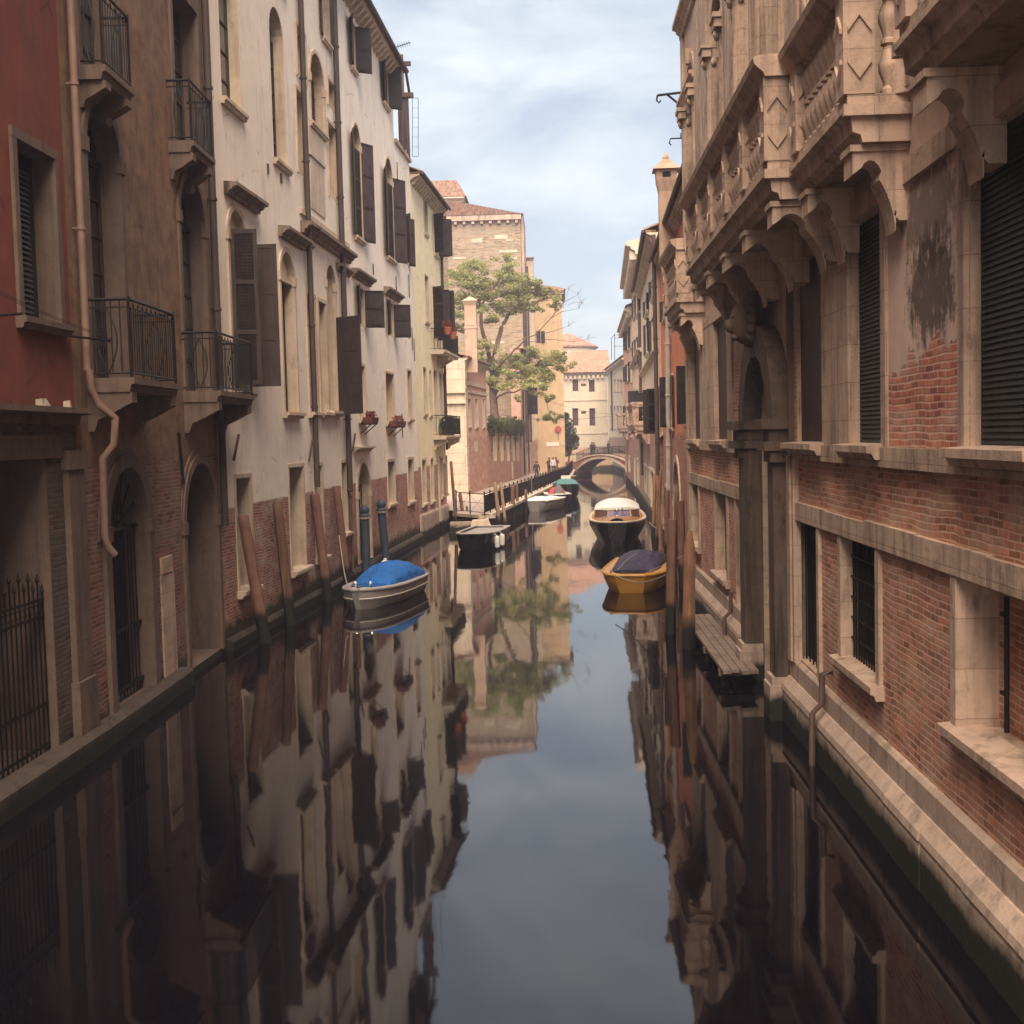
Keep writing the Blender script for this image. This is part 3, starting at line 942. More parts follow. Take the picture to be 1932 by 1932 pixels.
def px_window(f, xl, xr, yt, yb, arch=False, **k):
    u0, u1, z0, z1 = f.rect(xl, xr, yt, yb)
    u0, u1 = max(u0, .04), min(u1, f.L - .04)
    return f.window(u0, u1, z0, z1, (u1 - u0) / 2 if arch else None, **k), (u0, u1, z0, z1)


px_window(f, 414, 450, -75, 195, depth=.3, fill='glass', sill=.14)
px_window(f, 512, 537, 22, 305, True, depth=.32, fill='glass', sill=.14)
# doors with cornices
for (xl, xr, yt, yb, cx0, cx1, cy) in ((434, 464, 400, 735, 420, 483, 372), (531, 556, 478, 778, 523, 569, 448)):
    w, (u0, u1, z0, z1) = px_window(f, xl, xr, yt, yb, True, depth=.3, fill='glass', sur=.13, sill=.2)
    uc0, uc1 = f.px(cx0, cy)[0], f.px(cx1, cy)[0]
    zc = f.px((cx0 + cx1) / 2, cy)[1]
    f.mould(uc0 + .1, uc1, zc - .15, .26, .32, M['stonedark'])
    b = MB()                                    # blind lunette, plastered
    rr = (u1 - u0) / 2
    zsp = z1 - rr
    b.face([(u, .12, z) for u, z in arc_pts(u0 + .01, u1 - .01, zsp, z1 - .01)])
    b.box(u0, u1, .02, .14, zsp - .1, zsp + .02)
    f.part(b, 'lunette', M['whitestone'], w)
    if xl == 434:
        f.shutter(u1 + .02, z0 + .1, zsp - .06, .72, 92, M['shutb'], -1, False)
        f.shutter(u0 + .05, z0 + .1, zsp + .1, .6, 78, M['shutb'], 1, True)
# serliana, upper floor
w, (a0, a1, az0, az1) = px_window(f, 584, 609, 105, 240, True, depth=.28, fill='shutb', sur=.1, sill=.12)
b = MB()
ua, ub = f.px(584, 300)[0], f.px(609, 300)[0]
b.box(ua - .02, ub + .02, -.03, .02, az0 - 2.6, az0 - .2)
b.box(ua - .12, ub + .12, -.07, .02, az0 - 1.05, az0 - .95)
f.part(b, 'blind_panel', M['whitestone'])
for (xl, xr, yt, yb) in ((559, 575, 60, 150), (559, 575, 178, 330), (618, 635, 160, 208), (619, 634, 240, 375)):
    px_window(f, xl, xr, yt, yb, depth=.2, fill='plaster', sur=.09)
ua, ub = f.px(566, 435)[0], f.px(657, 490)[0]
zc = f.px(610, 435)[1]
f.band(ua, ub, zc, zc + .14, .07, M['stoneA'])
za = f.px(612, 462)[1]
f.mould(ua + .05, ub, za - .1, .3, .34, M['stonedark'])
f.mould(f.px(634, 520)[0], ub, za - .55, .2, .2, M['stonedark'], 'bracket')
f.mould(f.px(572, 500)[0], f.px(584, 500)[0], za - .55, .2, .2, M['stonedark'], 'bracket')
for (xl, xr, yt, yb) in ((580, 595, 560, 778), (602, 615, 572, 778)):
    px_window(f, xl, xr, yt, yb, depth=.32, fill='glass', sur=.1, sill=.2)
u0, u1, z0, z1 = f.rect(606, 636, 500, 775)
w = f.window(f.px(617.5, 650)[0], f.px(634, 650)[0], z0, z1, (f.px(634, 650)[0] - f.px(617.5, 650)[0]) / 2, .3, 'glass', .12, .2)
f.shutter(f.px(634, 690)[0] + .05, f.px(650, 783)[1], f.px(634, 600)[1], .95, 62, M['shutb'], -1, False)
# top floor shuttered windows
for xl, xr in ((606, 618), (628, 640)):
    w, (u0, u1, z0, z1) = px_window(f, xl, xr, -60, 75, depth=.25, fill='glass', sur=.08, sill=.12)
    f.pair(u0, u1, z0, z1, M['shutb'], 168, 160)
for xl, xr in ((431, 458), (520, 540)):
    u0, u1 = f.px(xl, 100)[0], f.px(xr, 100)[0]
    f.window(u0, u1, 16.9, 18.6, None, .25, 'shut', .1, .12)
# ground floor
for (xl, xr, yt, yb) in ((447, 475, 900, 1112), (547, 574, 880, 1074), (594, 609, 878, 1052), (645, 657, 872, 1004)):
    px_window(f, xl, xr, yt, yb, depth=.4, fill='dark', sur=.09, sill=.2, surd=.03)
# tie rods
for x, y in ((440, 845), (582, 850), (664, 835)):
    uu, zz = f.px(x, y)
    b = MB()
    b.tube([(uu - .16, -.05, zz - .28), (uu + .16, -.09, zz + .3)], .035, 6)
    f.part(b, 'tie_rod', M['pipe'])
for x, y in ((504, 318), (529, 336)):
    uu, zz = f.px(x, y)
    b = MB()
    b.box(uu - .03, uu + .03, -.05, .01, zz - .14, zz + .12)
    f.part(b, 'tie_rod', M['pipe'])
b = MB()
b.prism_u([(-.05, -1), (.16, -1), (.16, .2), (.1, .26), (-.05, .28)], .02, f.L)
f.part(b, 'kerb', M['kerb'])
f.roof(.55, 2.2, eave_mat=M['stoneA'])
f.finish()
f.pipe([(f.px(574, 440)[0], 19.6), (f.px(574, 440)[0], f.px(588, 920)[1])], .085, M['pipe'], .13)
f.pipe([(f.L - .12, 19.6), (f.L - .12, f.px(668, 925)[1])], .095, M['pipe'], .14)
b = MB()
b.tube([(f.L - .28, -.1, f.px(668, 925)[1] + .1), (f.L - .1, -.14, f.px(668, 925)[1] - .2), (f.L - .1, -.14, .3)], .05, 8)
f.part(b, 'rusty_pipe', M['rust'])

# --- white house B with dark shutters
f = Facade('shuttered_white_house', 'white plastered house with dark louvred shutters, flower boxes and a brick base', 'house', P[3], PB, 19.8, 10, M['whiteB'], M['stoneA'])
w, (u0, u1, z0, z1) = px_window(f, 674, 697, 872, 1060, True, depth=.4, fill='dark', sur=.16, surd=.07)
b = MB()
zs = z1 - (u1 - u0) / 2
for q in range(1, 6):
    u = u0 + (u1 - u0) * q / 6
    b.tube([(u, .2, z0), (u, .2, zs + .3)], .02, 6)
f.part(b, 'gate', M['iron'], w)
zc = f.px(686, 852)[1]
f.mould(u0 - .35, u1 + .35, zc, .18, .26, M['stoneA'])
for (xl, xr, yt, yb) in ((731, 744, 870, 950),):
    px_window(f, xl, xr, yt, yb, depth=.35, fill='dark', sur=.1, sill=.14)
flower_spots = []
for (xl, xr, yt, yb, bx0, bx1, by) in ((676, 687, 690, 790, 687, 722, 786), (727, 742, 705, 797, 742, 773, 790)):
    w, (u0, u1, z0, z1) = px_window(f, xl, xr, yt, yb, depth=.35, fill='glass', sur=.08, sill=.14)
    if bx0:
        flower_spots.append((f, u0, u1, z0))
for (cx0, cx1, cy, xl, xr, yt, yb, up) in ((663, 696, 526, 674, 686, 545, 615, 0), (724, 751, 558, 731, 741, 572, 634, 0)):
    uc0, uc1 = f.px(cx0, cy)[0], f.px(cx1, cy)[0]
    zc = f.px((cx0 + cx1) / 2, cy)[1]
    f.mould(uc0, uc1, zc - .1, .26, .3, M['stonedark'])
    w, (u0, u1, z0, z1) = px_window(f, xl, xr, yt, yb, depth=.25, fill='glass', sur=.08)
    f.shutter(u1, z0, z1, .72, 115, M['shut'], -1)
    f.shutter(u0, z0, z1, .6, 160, M['shut'], 1)
for (xl, xr, yt, yb, l0, r1) in ((666, 680, 240, 447, 655, 692), (727, 740, 303, 486, 716, 750)):
    w, (u0, u1, z0, z1) = px_window(f, xl, xr, yt, yb, True, depth=.3, fill='glass', sur=.08, sill=.14)
    zs = z1 - (u1 - u0) / 2
    f.shutter(u0 - .03, z0, zs + .25, (u1 - u0) * .5, 165, M['shutb'], 1)
    f.shutter(u1 + .03, z0, zs + .25, (u1 - u0) * .5, 150, M['shutb'], -1)
    f.shutter(u0 + .02, z0 + .05, zs - .1, (u1 - u0) * .96, 4, M['shut'], 1, d0=-.12)
for (xl, xr, yt, yb) in ((660, 668, 45, 128), (721, 730, 118, 196)):
    w, (u0, u1, z0, z1) = px_window(f, xl, xr, yt, yb, depth=.25, fill='glass', sur=.06, sill=.12)
    f.shutter(u0, z0, z1, .6, 160, M['shutb'], 1)
    f.shutter(u1, z0, z1, .6, 120, M['shut'], -1)
    f.shutter(u0 + .02, z0 + .03, z1 - .03, u1 - u0 - .04, 3, M['shut'], 1, d0=-.1)
for x, y in ((748, 330), (746, 545), (757, 803)):
    uu, zz = f.px(x, y)
    b = MB()
    b.tube([(uu + .05, -.04, zz - .5), (uu - .12, -.06, zz + .5)], .022, 5)
    f.part(b, 'tie_rod', M['rust'])
b = MB()
uu, zz = f.px(704, 508)
b.box(uu - .1, uu + .1, -.01, .1, zz - .2, zz + .2)  # near-black block on the wall face; its colour draws the recess's shade
f.part(b, 'niche_shade', M['dark'])
b = MB()
b.prism_u([(-.05, -1), (.18, -1), (.18, .2), (.1, .3), (-.05, .32)], .0, f.L)
f.part(b, 'kerb', M['kerb'])
f.roof(.6, 2.4, eave_mat=M['whitestone'])
f.finish()
froot_B = f
f = Facade('white_annex', 'slim lower white house wedged between the shuttered white house and the yellow house', 'house', PB, P[4], 17.0, 8, M['whiteB'], M['stoneA'])
px_window(f, 769, 779, 866, 946, depth=.35, fill='dark', sur=.1, sill=.14)
px_window(f, 768, 775, 700, 790, depth=.35, fill='glass', sur=.08, sill=.14)
w, (u0, u1, z0, z1) = px_window(f, 763, 768, 410, 498, depth=.25, fill='shut', sur=.05)
f.shutter(u0, z0, z1, .5, 140, M['shutb'], 1)
f.shutter(u1, z0, z1, .5, 150, M['shutb'], -1)
for x, y in ((770, 540), (769, 618), (776, 640), (780, 660)):
    uu, zz = f.px(x, y)
    if .1 < uu < f.L - .1:
        b = MB()
        b.tube([(uu + .05, -.04, zz - .5), (uu - .12, -.06, zz + .5)], .022, 5)
        f.part(b, 'tie_rod', M['rust'])
b = MB()
b.prism_u([(-.05, -1), (.18, -1), (.18, .2), (.1, .3), (-.05, .32)], .0, f.L)
f.part(b, 'kerb', M['kerb'])
b = MB()
b.box(0, f.L, -.12, 8, 17.0, 17.15)
f.part(b, 'coping', M['stone'])
f.finish()

# wooden roof terrace frame at the corner of house B
a = at_y(757, 160, 52.0)


def to_world(f, u, d, z):
    p = f.p0 + f.dir * u + f.out * d
    return Vector((p.x, p.y, z))


t = thing('roof_terrace', 'bare timber roof terrace frame standing against the sky at the white house corner', 'terrace', (0, 0, 0))
b = MB()
Yt = 53.6
posts = []
for (x, yb_, yt_, dY) in ((757, 300, 103, 0), (766, 300, 175, .0), (763, 300, 103, 1.6), (771, 310, 175, 1.6)):
    pb, pt = at_y(x, yb_, Yt + dY), at_y(x, yt_, Yt + dY)
    m = MB()
    m.box(pb.x - .075, pb.x + .075, pb.y - .075, pb.y + .075, 17.1, pt.z)
    m.build('post', M['shutb'], t)
for (xa, xb, y, dY) in ((745, 775, 121, 0), (748, 780, 180, -.1), (752, 780, 182, 1.5)):
    p, q = at_y(xa, y, Yt + dY), at_y(xb, y, Yt + dY)
    m = MB()
    m.box(p.x, q.x, p.y - .06, p.y + .06, p.z - .09, p.z + .09)
    m.build('beam', M['shutb'], t)
p, q = at_y(764, 125, Yt), at_y(773, 180, Yt + 1.5)
m = MB()
m.tube([p, q], .06, 6)
m.build('brace', M['shutb'], t)
# thin television mast
t = thing('tv_aerial', 'thin television aerial above the eave of the white shuttered house', 'aerial', (0, 0, 0))
m = MB()
p, q = at_y(738, 92, 53), at_y(775, 80, 53)
m.tube([p, q], .02, 5)
for k in range(7):
    c = p.lerp(q, .25 + .11 * k)
    m.tube([c + Vector((0, -.3, 0)), c + Vector((0, .3, 0))], .01, 4)
m.tube([p.lerp(q, .15), p.lerp(q, .15) + Vector((-.1, .6, -1.6))], .025, 6)
m.build('mast', M['iron'], t)
t = thing('wire_frame', 'thin wire mesh cage standing on the roof beside the timber terrace', 'frame', (0, 0, 0))
m = MB()
p = [at_y(778, 185, 57), at_y(789, 185, 57), at_y(789, 295, 57), at_y(778, 295, 57)]
for k in range(4):
    m.tube([p[k], p[(k + 1) % 4]], .012, 4)
for k in range(1, 6):
    m.tube([p[0].lerp(p[3], k / 6), p[1].lerp(p[2], k / 6)], .005, 4)
m.build('mesh_panel', M['iron'], t)

# --- yellow house
f = Facade('yellow_house', 'pale yellow house with dark shutters and two small balconies', 'house', P[4], P[5], 16.5, 9, M['yellow'], M['whitestone'])
px_window(f, 799.5, 805, 372, 440, depth=.2, fill='shutb', sur=.06, sill=.1)
for (xl, xr, yt, yb) in ((818, 825, 410, 480), (834, 841, 425, 488)):
    w, (u0, u1, z0, z1) = px_window(f, xl, xr, yt, yb, depth=.25, fill='glass', sur=.06, sill=.1)
    f.shutter(u0, z0, z1, .62, 118, M['shut'], 1)
    f.shutter(u1, z0, z1, .62, 105, M['shut'], -1)
w, (u0, u1, z0, z1) = px_window(f, 801, 807, 522, 606, depth=.22, fill='shutb', sur=.06, sill=.1)
for (xl, xr, yt, yb) in ((816, 823, 545, 640), (834, 840, 553, 640)):
    w, (u0, u1, z0, z1) = px_window(f, xl, xr, yt, yb, depth=.25, fill='glass', sur=.06)
    f.shutter(u0, z0, z1, .66, 112, M['shut'], 1)
    f.shutter(u1, z0, z1, .66, 100, M['shut'], -1)
ua, ub = f.px(813, 660)[0], f.px(842, 660)[0]
zb = f.px(830, 668)[1]
f.balcony(ua, ub, zb, .7, 1.05, .2, ((ua + ub) / 2 - .6, (ua + ub) / 2 + .6), .55, M['whitestone'], False)
yel_bal1 = (f, ua, ub, zb)
for (xl, xr, yt, yb) in ((798, 803, 695, 780), (809, 812.5, 700, 782), (818, 823.5, 700, 815), (829, 833, 705, 785), (841, 844, 710, 785)):
    px_window(f, xl, xr, yt, yb, depth=.25, fill='glass' if xl != 818 else 'wood', sur=.07, sill=.1 if xl != 818 else None)
ua, ub = f.px(817, 800)[0], f.px(846, 800)[0]
zb = f.px(830, 822)[1]
f.balcony(ua, ub, zb, .7, 1.0, .2, (ua + .4, ub - .4), .5, M['whitestone'], False)
yel_bal2 = (f, ua, ub, zb)
for (xl, xr, yt, yb) in ((796, 803, 868, 950), (812, 817, 866, 945), (830, 834.5, 864, 936), (843, 846.5, 862, 930)):
    px_window(f, xl, xr, yt, yb, depth=.3, fill='dark', sur=.1, sill=.14)
b = MB()
b.box(f.px(827, 900)[0] - .12, f.px(827, 900)[0] + .12, -.08, .02, .4, 3.5)
f.part(b, 'pilaster', M['whitestone'])
b = MB()
b.prism_u([(-.05, -1), (.12, -1), (.12, 1.05), (.06, 1.15), (-.05, 1.15)], .05, f.px(825, 960)[0] - .2)
b.prism_u([(-.05, -1), (.12, -1), (.12, 1.05), (.06, 1.15), (-.05, 1.15)], f.px(829, 960)[0] + .1, f.L)
f.part(b, 'plinth', M['plinth'])
f.roof(.55, 1.9, eave_mat=M['whitestone'])
f.finish()
f.pipe([(f.L - .1, 16), (f.L - .1, 4)], .07, M['pipe'], .1)

# --- pink garden house: quoined gable front to the camera, pink side along the quay
PK = [(-9.5, 81.6), (-6.1, 82.2), (-5.2, 92.5)]
f = Facade('pink_garden_house', 'low pink house with pale stone corner and a stout chimney behind the yellow house', 'house', PK[1], PK[2], 9.9, 6, M['pink'], M['whitestone'])
for xl, xr in ((882, 888), (896, 901), (910, 914)):
    px_window(f, xl, xr, 752, 805, depth=.2, fill='wood', sur=.09, surmat=M['whitestone'], sill=.12)
for y0_, y1_ in ((722, 728), (738, 742)):
    za, zb = f.px(890, y1_)[1], f.px(890, y0_)[1]
    f.band(0, f.L, za, zb, .1, M['whitestone'])
b = MB()
b.box(-.05, .75, -.07, .05, .8, 9.9)
for k in range(14):
    b.box(-.07, .55 if k % 2 else .8, -.10, .03, .85 + k * .64, .85 + k * .64 + .6)
f.part(b, 'quoin', M['whitestone'])
b = MB()
b.box(f.px(896, 870)[0], f.px(902, 870)[0], -.02, .02, f.px(900, 852)[1], f.px(900, 832)[1])
f.part(b, 'plaque', M['whitestone'])
f.roof(.35, 1.2, M['tile'], run=7, eave_mat=M['whitestone'])
f.finish()
b = MB()                                         # front gable wall with rustication, built across the near end
wdt = 3.4
for k in range(13):
    z = .8 + k * .7
    b.box(0, wdt, -.04, .3, z + .012, z + .69)
b.box(0, wdt, -.02, .32, .8, 9.9)
for z in (6.9, 7.6):
    b.box(-.05, wdt + .12, -.22, .3, z, z + .22)
fr = b.build('front', M['whitestone'], f.root)
fr.matrix_parent_inverse = Matrix.Identity(4)
d = Vector((PK[1][0] - PK[0][0], PK[1][1] - PK[0][1], 0))
fr.matrix_local = (Matrix.Translation(f.p0) @ Matrix.Rotation(f.ang, 4, 'Z')).inverted() @ Matrix.Translation((PK[0][0], PK[0][1] - .05, 0)) @ Matrix.Rotation(math.atan2(d.y, d.x), 4, 'Z')
# chimney
c = Vector((-6.3, 83.4, 0))
b = MB()
pl, pr = at_y(877, 600, 83.4), at_y(899, 600, 83.4)
zt, zb = at_y(888, 563, 83.4).z, 9.0
w2 = (pr.x - pl.x) / 2
xc = (pr.x + pl.x) / 2
li = (Matrix.Translation(f.p0) @ Matrix.Rotation(f.ang, 4, 'Z')).inverted()
b.box(-w2, w2, -w2, w2, zb, zt - .5)
b.box(-w2 * 1.08, w2 * 1.08, -w2 * 1.08, w2 * 1.08, zt - 2.05, zt - 1.9)
for k in (-1, 0, 1):
    b.box(k * w2 * .55 - .09, k * w2 * .55 + .09, -w2 - .03, -w2 + .1, zt - 1.85, zt - 1.55)
b.hexa([(-w2, -w2, zt - .5), (w2, -w2, zt - .5), (w2, w2, zt - .5), (-w2, w2, zt - .5)], [(-w2 * 1.3, -w2 * 1.3, zt - .2), (w2 * 1.3, -w2 * 1.3, zt - .2), (w2 * 1.3, w2 * 1.3, zt - .2), (-w2 * 1.3, w2 * 1.3, zt - .2)])
b.hexa([(-w2 * 1.35, -w2 * 1.35, zt - .2), (w2 * 1.35, -w2 * 1.35, zt - .2), (w2 * 1.35, w2 * 1.35, zt - .2), (-w2 * 1.35, w2 * 1.35, zt - .2)], [(-.1, -.1, zt + .1), (.1, -.1, zt + .1), (.1, .1, zt + .1), (-.1, .1, zt + .1)])
ch = b.build('chimney', M['chimneytan'], f.root)
ch.matrix_local = li @ Matrix.Translation((xc, 83.4, 0))

# --- garden wall with tall slots
GW = [(-5.2, 92.5), (-3.3, 116)]
f = Facade('garden_wall', 'old pink brick garden wall with a row of tall narrow stone-framed slots', 'wall', GW[0], GW[1], at_y(950, 800, 103).z, .5, M['garden'], M['whitestone'])
for xl, xr in ((931, 935.5), (944.5, 948.5), (956.5, 960), (967, 970), (975, 978)):
    px_window(f, xl, xr, 826, 870, depth=.3, fill='brick', sur=.12, surmat=M['whitestone'])
b = MB()
ua = f.px(966, 880)[0]
b.box(ua - .25, ua + .25, -.1, .02, f.px(966, 903)[1], f.px(966, 872)[1])
f.part(b, 'stone_slab', M['whitestone'])
b = MB()
b.prism_u([(-.6, f.H), (.1, f.H), (.1, f.H + .12), (-.25, f.H + .25), (-.6, f.H + .12)], 0, f.L)
f.part(b, 'coping', M['stone'])
f.finish()
gwall = f

# --- tall brown brick building (front to the camera)
BY = 118
xl = at_y(848, 600, BY).x
xr = at_y(986, 600, BY).x
ztop = at_y(930, 411, BY).z
f = Facade('brown_brick_church', 'tall plain brown brick building with white corbelled cornice behind the acacia tree', 'church', (xl, BY), (xr, BY), ztop, 9, M['brown'], M['whitestone'])
b = MB()
b.box(0, f.L + .1, -.35, .05, ztop - .25, ztop + .25)
f.part(b, 'cornice', M['stone'])
for k in range(9):
    b = MB()
    u = f.L - .35 - k * .83
    b.box(u - .13, u + .13, -.26, .03, ztop - .55, ztop - .25)
    f.part(b, 'corbel', M['stone'])
for (x, y, wpx, hpx) in ((945, 447, 25, 8), (959, 474, 34, 5), (961, 453, 14, 3), (900, 454, 20, 8), (867, 487, 25, 4), (965, 488, 22, 4), (890, 560, 30, 5), (940, 646, 24, 5), (908, 700, 40, 6)):
    u, z = f.px(x, y)
    b = MB()
    b.box(u - wpx * .025, u + wpx * .025, -.03, .02, z - hpx * .025, z + hpx * .025)
    f.part(b, 'stone_block', M['whitestone'])
b = MB()
# single-pitch tiled roof, eave to the canal side
za = at_y(875, 390, BY).z
b.hexa([(-.5, -.4, ztop + .26), (f.L + .3, -.4, ztop + .26), (f.L + .3, 8, ztop + .26), (-.5, 8, ztop + .26)],
       [(-.5, -.4, ztop + 1.9), (f.L - .5, -.4, ztop + .4), (f.L - .5, 8, ztop + 1.0), (-.5, 8, ztop + 2.4)])
f.part(b, 'roof', M['tile'])
f.finish()
b = MB()
b.box(f.L + .03, f.L + .28, .3, 8.4, ztop - 6, ztop + .2)
f.part(b, 'side_eave', M['stone'])
for x in (989, 994, 1000):
    p = at_y(x, 600, BY + 2)
    b = MB()
    b.tube([(f.L + .12 + (x - 989) * .03, 1 + (x - 989) * .35, ztop - 4), (f.L + .12 + (x - 989) * .03, 1 + (x - 989) * .35, 4)], .11, 6)
    f.part(b, 'downpipe', M['rust'])
# higher wing to the left
xa, xb = at_y(770, 370, 124).x, at_y(872, 370, 124).x
f = Facade('brick_church_tower', 'higher tile roofed brick wing rising left of the brown church', 'church', (xa, 124.5), (xb, 124.5), at_y(850, 378, 124.5).z, 8, M['brown'], M['whitestone'])
f.mould(0, f.L + .2, f.H - .2, .45, .5, M['whitestone'])
b = MB()
b.hexa([(-.4, -.5, f.H + .3), (f.L + .4, -.5, f.H + .3), (f.L + .4, 8, f.H + .3), (-.4, 8, f.H + .3)], [(-.4, 1.5, f.H + 2.3), (f.L - .7, 1.5, f.H + 2.3), (f.L - .7, 6, f.H + 2.3), (-.4, 6, f.H + 2.3)])
f.part(b, 'roof', M['tile'])
f.finish()
for x in (862, 871):
    u, z = f.px(x, 386)
    b = MB()
    b.box(u - .15, u + .15, -.3, .02, z - .5, z + .1)
    f.part(b, 'corbel', M['whitestone'])

# --- narrow peach turret and the ochre corner house at the far end of the quay
xa, xb = at_y(990, 500, 127).x, at_y(1006, 500, 127).x
f = Facade('peach_turret', 'narrow peach coloured turret squeezed between the brown church and the ochre house', 'tower', (xa - 1, 127), (xb, 127), at_y(1000, 488, 127).z, 5, M['cream2'], M['stone'])
f.mould(0, f.L + .1, f.H - .15, .3, .25, M['stone'])
f.finish()
OY = 129
xa, xb = at_y(1007, 700, OY).x, at_y(1063, 700, OY).x
f = Facade('ochre_house', 'tall ochre house with a plain wall facing down the canal by the bridge', 'house', (xa, OY), (xb, OY), at_y(1035, 550, OY).z, 12, M['tanwall'], M['stone'])
f.mould(0, f.L + .25, f.H - .3, .5, .4, M['stone'])
b = MB()
b.hexa([(-.2, -.4, f.H + .2), (f.L + .4, -.4, f.H + .2), (f.L + .4, 12, f.H + .2), (-.2, 12, f.H + .2)], [(-.2, 3, f.H + 1.2), (f.L - .8, 3, f.H + .9), (f.L - .8, 9, f.H + .9), (-.2, 9, f.H + 1.2)])
f.part(b, 'roof', M['tile'])
w, (u0, u1, z0, z1) = px_window(f, 1012, 1020, 625, 647, depth=.2, fill='shut', sur=.08)
f.shutter(u1, z0, z1, .45, 165, M['shut'], -1)
b = MB()
u, z = f.px(1043, 838)
b.box(u - .66, u + .66, -.03, .01, z - .2, z + .2)
f.part(b, 'street_sign', M['sign'])
u, z = f.px(1048, 837)
b = MB()
b.box(u + .55, u + .95, -.02, .01, z - .17, z + .2)
f.part(b, 'plaque', M['whitestone'])
f.finish()
u, z = f.px(1053, 810)
wp = to_world(f, u, .08, z)
t = thing('round_sign', 'small round red traffic sign on the ochre wall above the quay', 'sign', wp)
m = MB()
m.loft([[(.36 * math.cos(2 * PI * k / 20), yy, .36 * math.sin(2 * PI * k / 20)) for k in range(20)] for yy in (-.02, .02)])
m.build('disc', M['signred'], t)
m = MB()
m.tube([(0, .05, -1.1), (0, .05, .0)], .03, 6)
m.build('post', M['pipe'], t)
# shuttered slim pink house right at the garden wall end
f = Facade('slim_pink_house', 'slim pink house with long dark shutters at the end of the garden wall', 'house', (-3.3, 116), (-2.55, 126.5), at_y(1000, 662, 120).z, .9, M['pink'], M['stone'])
for xl, xr in ((991, 994), (998, 1000.5)):
    w, (u0, u1, z0, z1) = px_window(f, xl, xr, 732, 782, depth=.2, fill='shut', sur=.08)
    f.shutter(u0, z0, z1, .85, 95, M['shut'], 1)
for xl, xr in ((992, 995), (999, 1001)):
    px_window(f, xl, xr, 842, 890, depth=.2, fill='wood', sur=.12)
b = MB()
b.box(-.1, f.L + .1, -.35, .6, f.H, f.H + .2)
f.part(b, 'eave', M['stone'])
f.finish()
f.pipe([(1.2, f.H), (1.2, 1)], .08, M['shut'], .12)
f.pipe([(5.6, f.H), (5.6, 1)], .08, M['rust'], .12)

# --- far end: white building, its roofs
FY = 168
xa, xb = at_y(1030, 750, FY).x, at_y(1146, 750, FY).x
f = Facade('far_white_building', 'cream white building with orange hipped roof closing the far end of the canal', 'building', (xa, FY), (xb, FY), at_y(1105, 707, FY).z, 14, M['far'], M['whitestone'])
for xl, xr, yt, yb in ((1080, 1091, 716, 738), (1111, 1122, 717, 739), (1080, 1091, 770, 803), (1112, 1123, 770, 803)):
    w, (u0, u1, z0, z1) = px_window(f, xl, xr, yt, yb, depth=.2, fill='wood', sur=.08)
for y in (726, 778):
    u, z = f.px(1101, y)
    b = MB()
    b.box(u - .35, u + .35, -.02, .01, z - .16, z + .16)
    f.part(b, 'vent', M['wooddoor'])
for y in (755, 818):
    z = f.px(1105, y)[1]
    f.band(0, f.L, z - .07, z + .07, .08, M['whitestone'])
f.mould(0, f.L + .2, f.H - .1, .4, .45, M['whitestone'])
for k in range(int(f.L / .62)):
    u = .3 + k * .62
    b = MB()
    b.box(u - .14, u + .14, -.4, .02, f.H - .55, f.H - .1)
    f.part(b, 'corbel', M['whitestone'])
b = MB()
zr = f.H + .32
zt = at_y(1140, 660, FY + 6).z
b.hexa([(-.5, -.7, zr), (f.L + .6, -.7, zr), (f.L + .6, 14, zr), (-.5, 14, zr)], [(4, 6, zt), (f.L + .4, 6, zt), (f.L + .4, 8, zt), (4, 8, zt)])
f.part(b, 'roof', M['tilered'])
f.finish()
t = thing('round_drum_building', 'pale drum with low orange roof peeking over the far white building', 'building', (at_y(1072, 650, 185).x, 188, 0))
zd = at_y(1090, 655, 185).z
zt = at_y(1072, 632, 185).z
m = MB()
m.lathe([(4.3, -1), (4.3, zd), (4.1, zd + .05)], (0, 0, 0), 24)
m.build('drum', M['far'], t)
m = MB()
m.lathe([(4.6, zd), (4.6, zd + .2), (.2, zt + .5), (.01, zt + .5)], (0, 0, 0), 24)
m.build('roof', M['tilered'], t)

# ------------------------------------------------------------------ right bank
# --- the brick and stone palace on the right
f = Facade('brick_palace', 'brick and stone palace on the right with heavy balustraded balconies and an arched water gate', 'palace', (3.69, 34.5), (3.69, -6), 25, 12, M['palbrick'], M['stone'], base=-1.2)  # unseen top and the run behind the camera stretched to shade the near canal
U = lambda Y: 34.5 - Y
UE = f.L
# water gate
PG0, PG1 = U(22.6), U(19.95)
w = f.window(PG0, PG1, -1, 5.9, 1.32, 1.1, 'wood', .5, None, surmat=M['stonegate'], surd=.3, name='water_gate')
for u, s_ in ((PG0, -1), (PG1, 1)):
    b = MB()
    ua, ub = sorted((u + s_ * .02, u + s_ * .6))
    for z0, z1, dd, ex in ((4.1, 4.28, .36, .03), (4.28, 4.42, .46, .08), (4.42, 4.62, .38, .02), (4.62, 4.78, .5, .1)):
        b.box(ua - ex, ub + ex, -dd, .04, z0, z1)
    f.part(b, 'capital', M['stonegate'], w)
b = MB()
uc = (PG0 + PG1) / 2
b.ball((uc, -.42, 6.45), .3, (.8, .9, 1.25), 14, 10)
b.ball((uc, -.68, 6.4), .09, (.8, 1, 1.4), 8, 6)
b.ball((uc - .1, -.62, 6.55), .05)
b.ball((uc + .1, -.62, 6.55), .05)
b.ball((uc, -.6, 6.2), .1, (1.2, .8, .6))
for k in range(14):
    a = PI * 2 * k / 14
    b.ball((uc + .27 * math.cos(a), -.35, 6.48 + .36 * math.sin(a)), .11, (1, 1, 1), 7, 5)
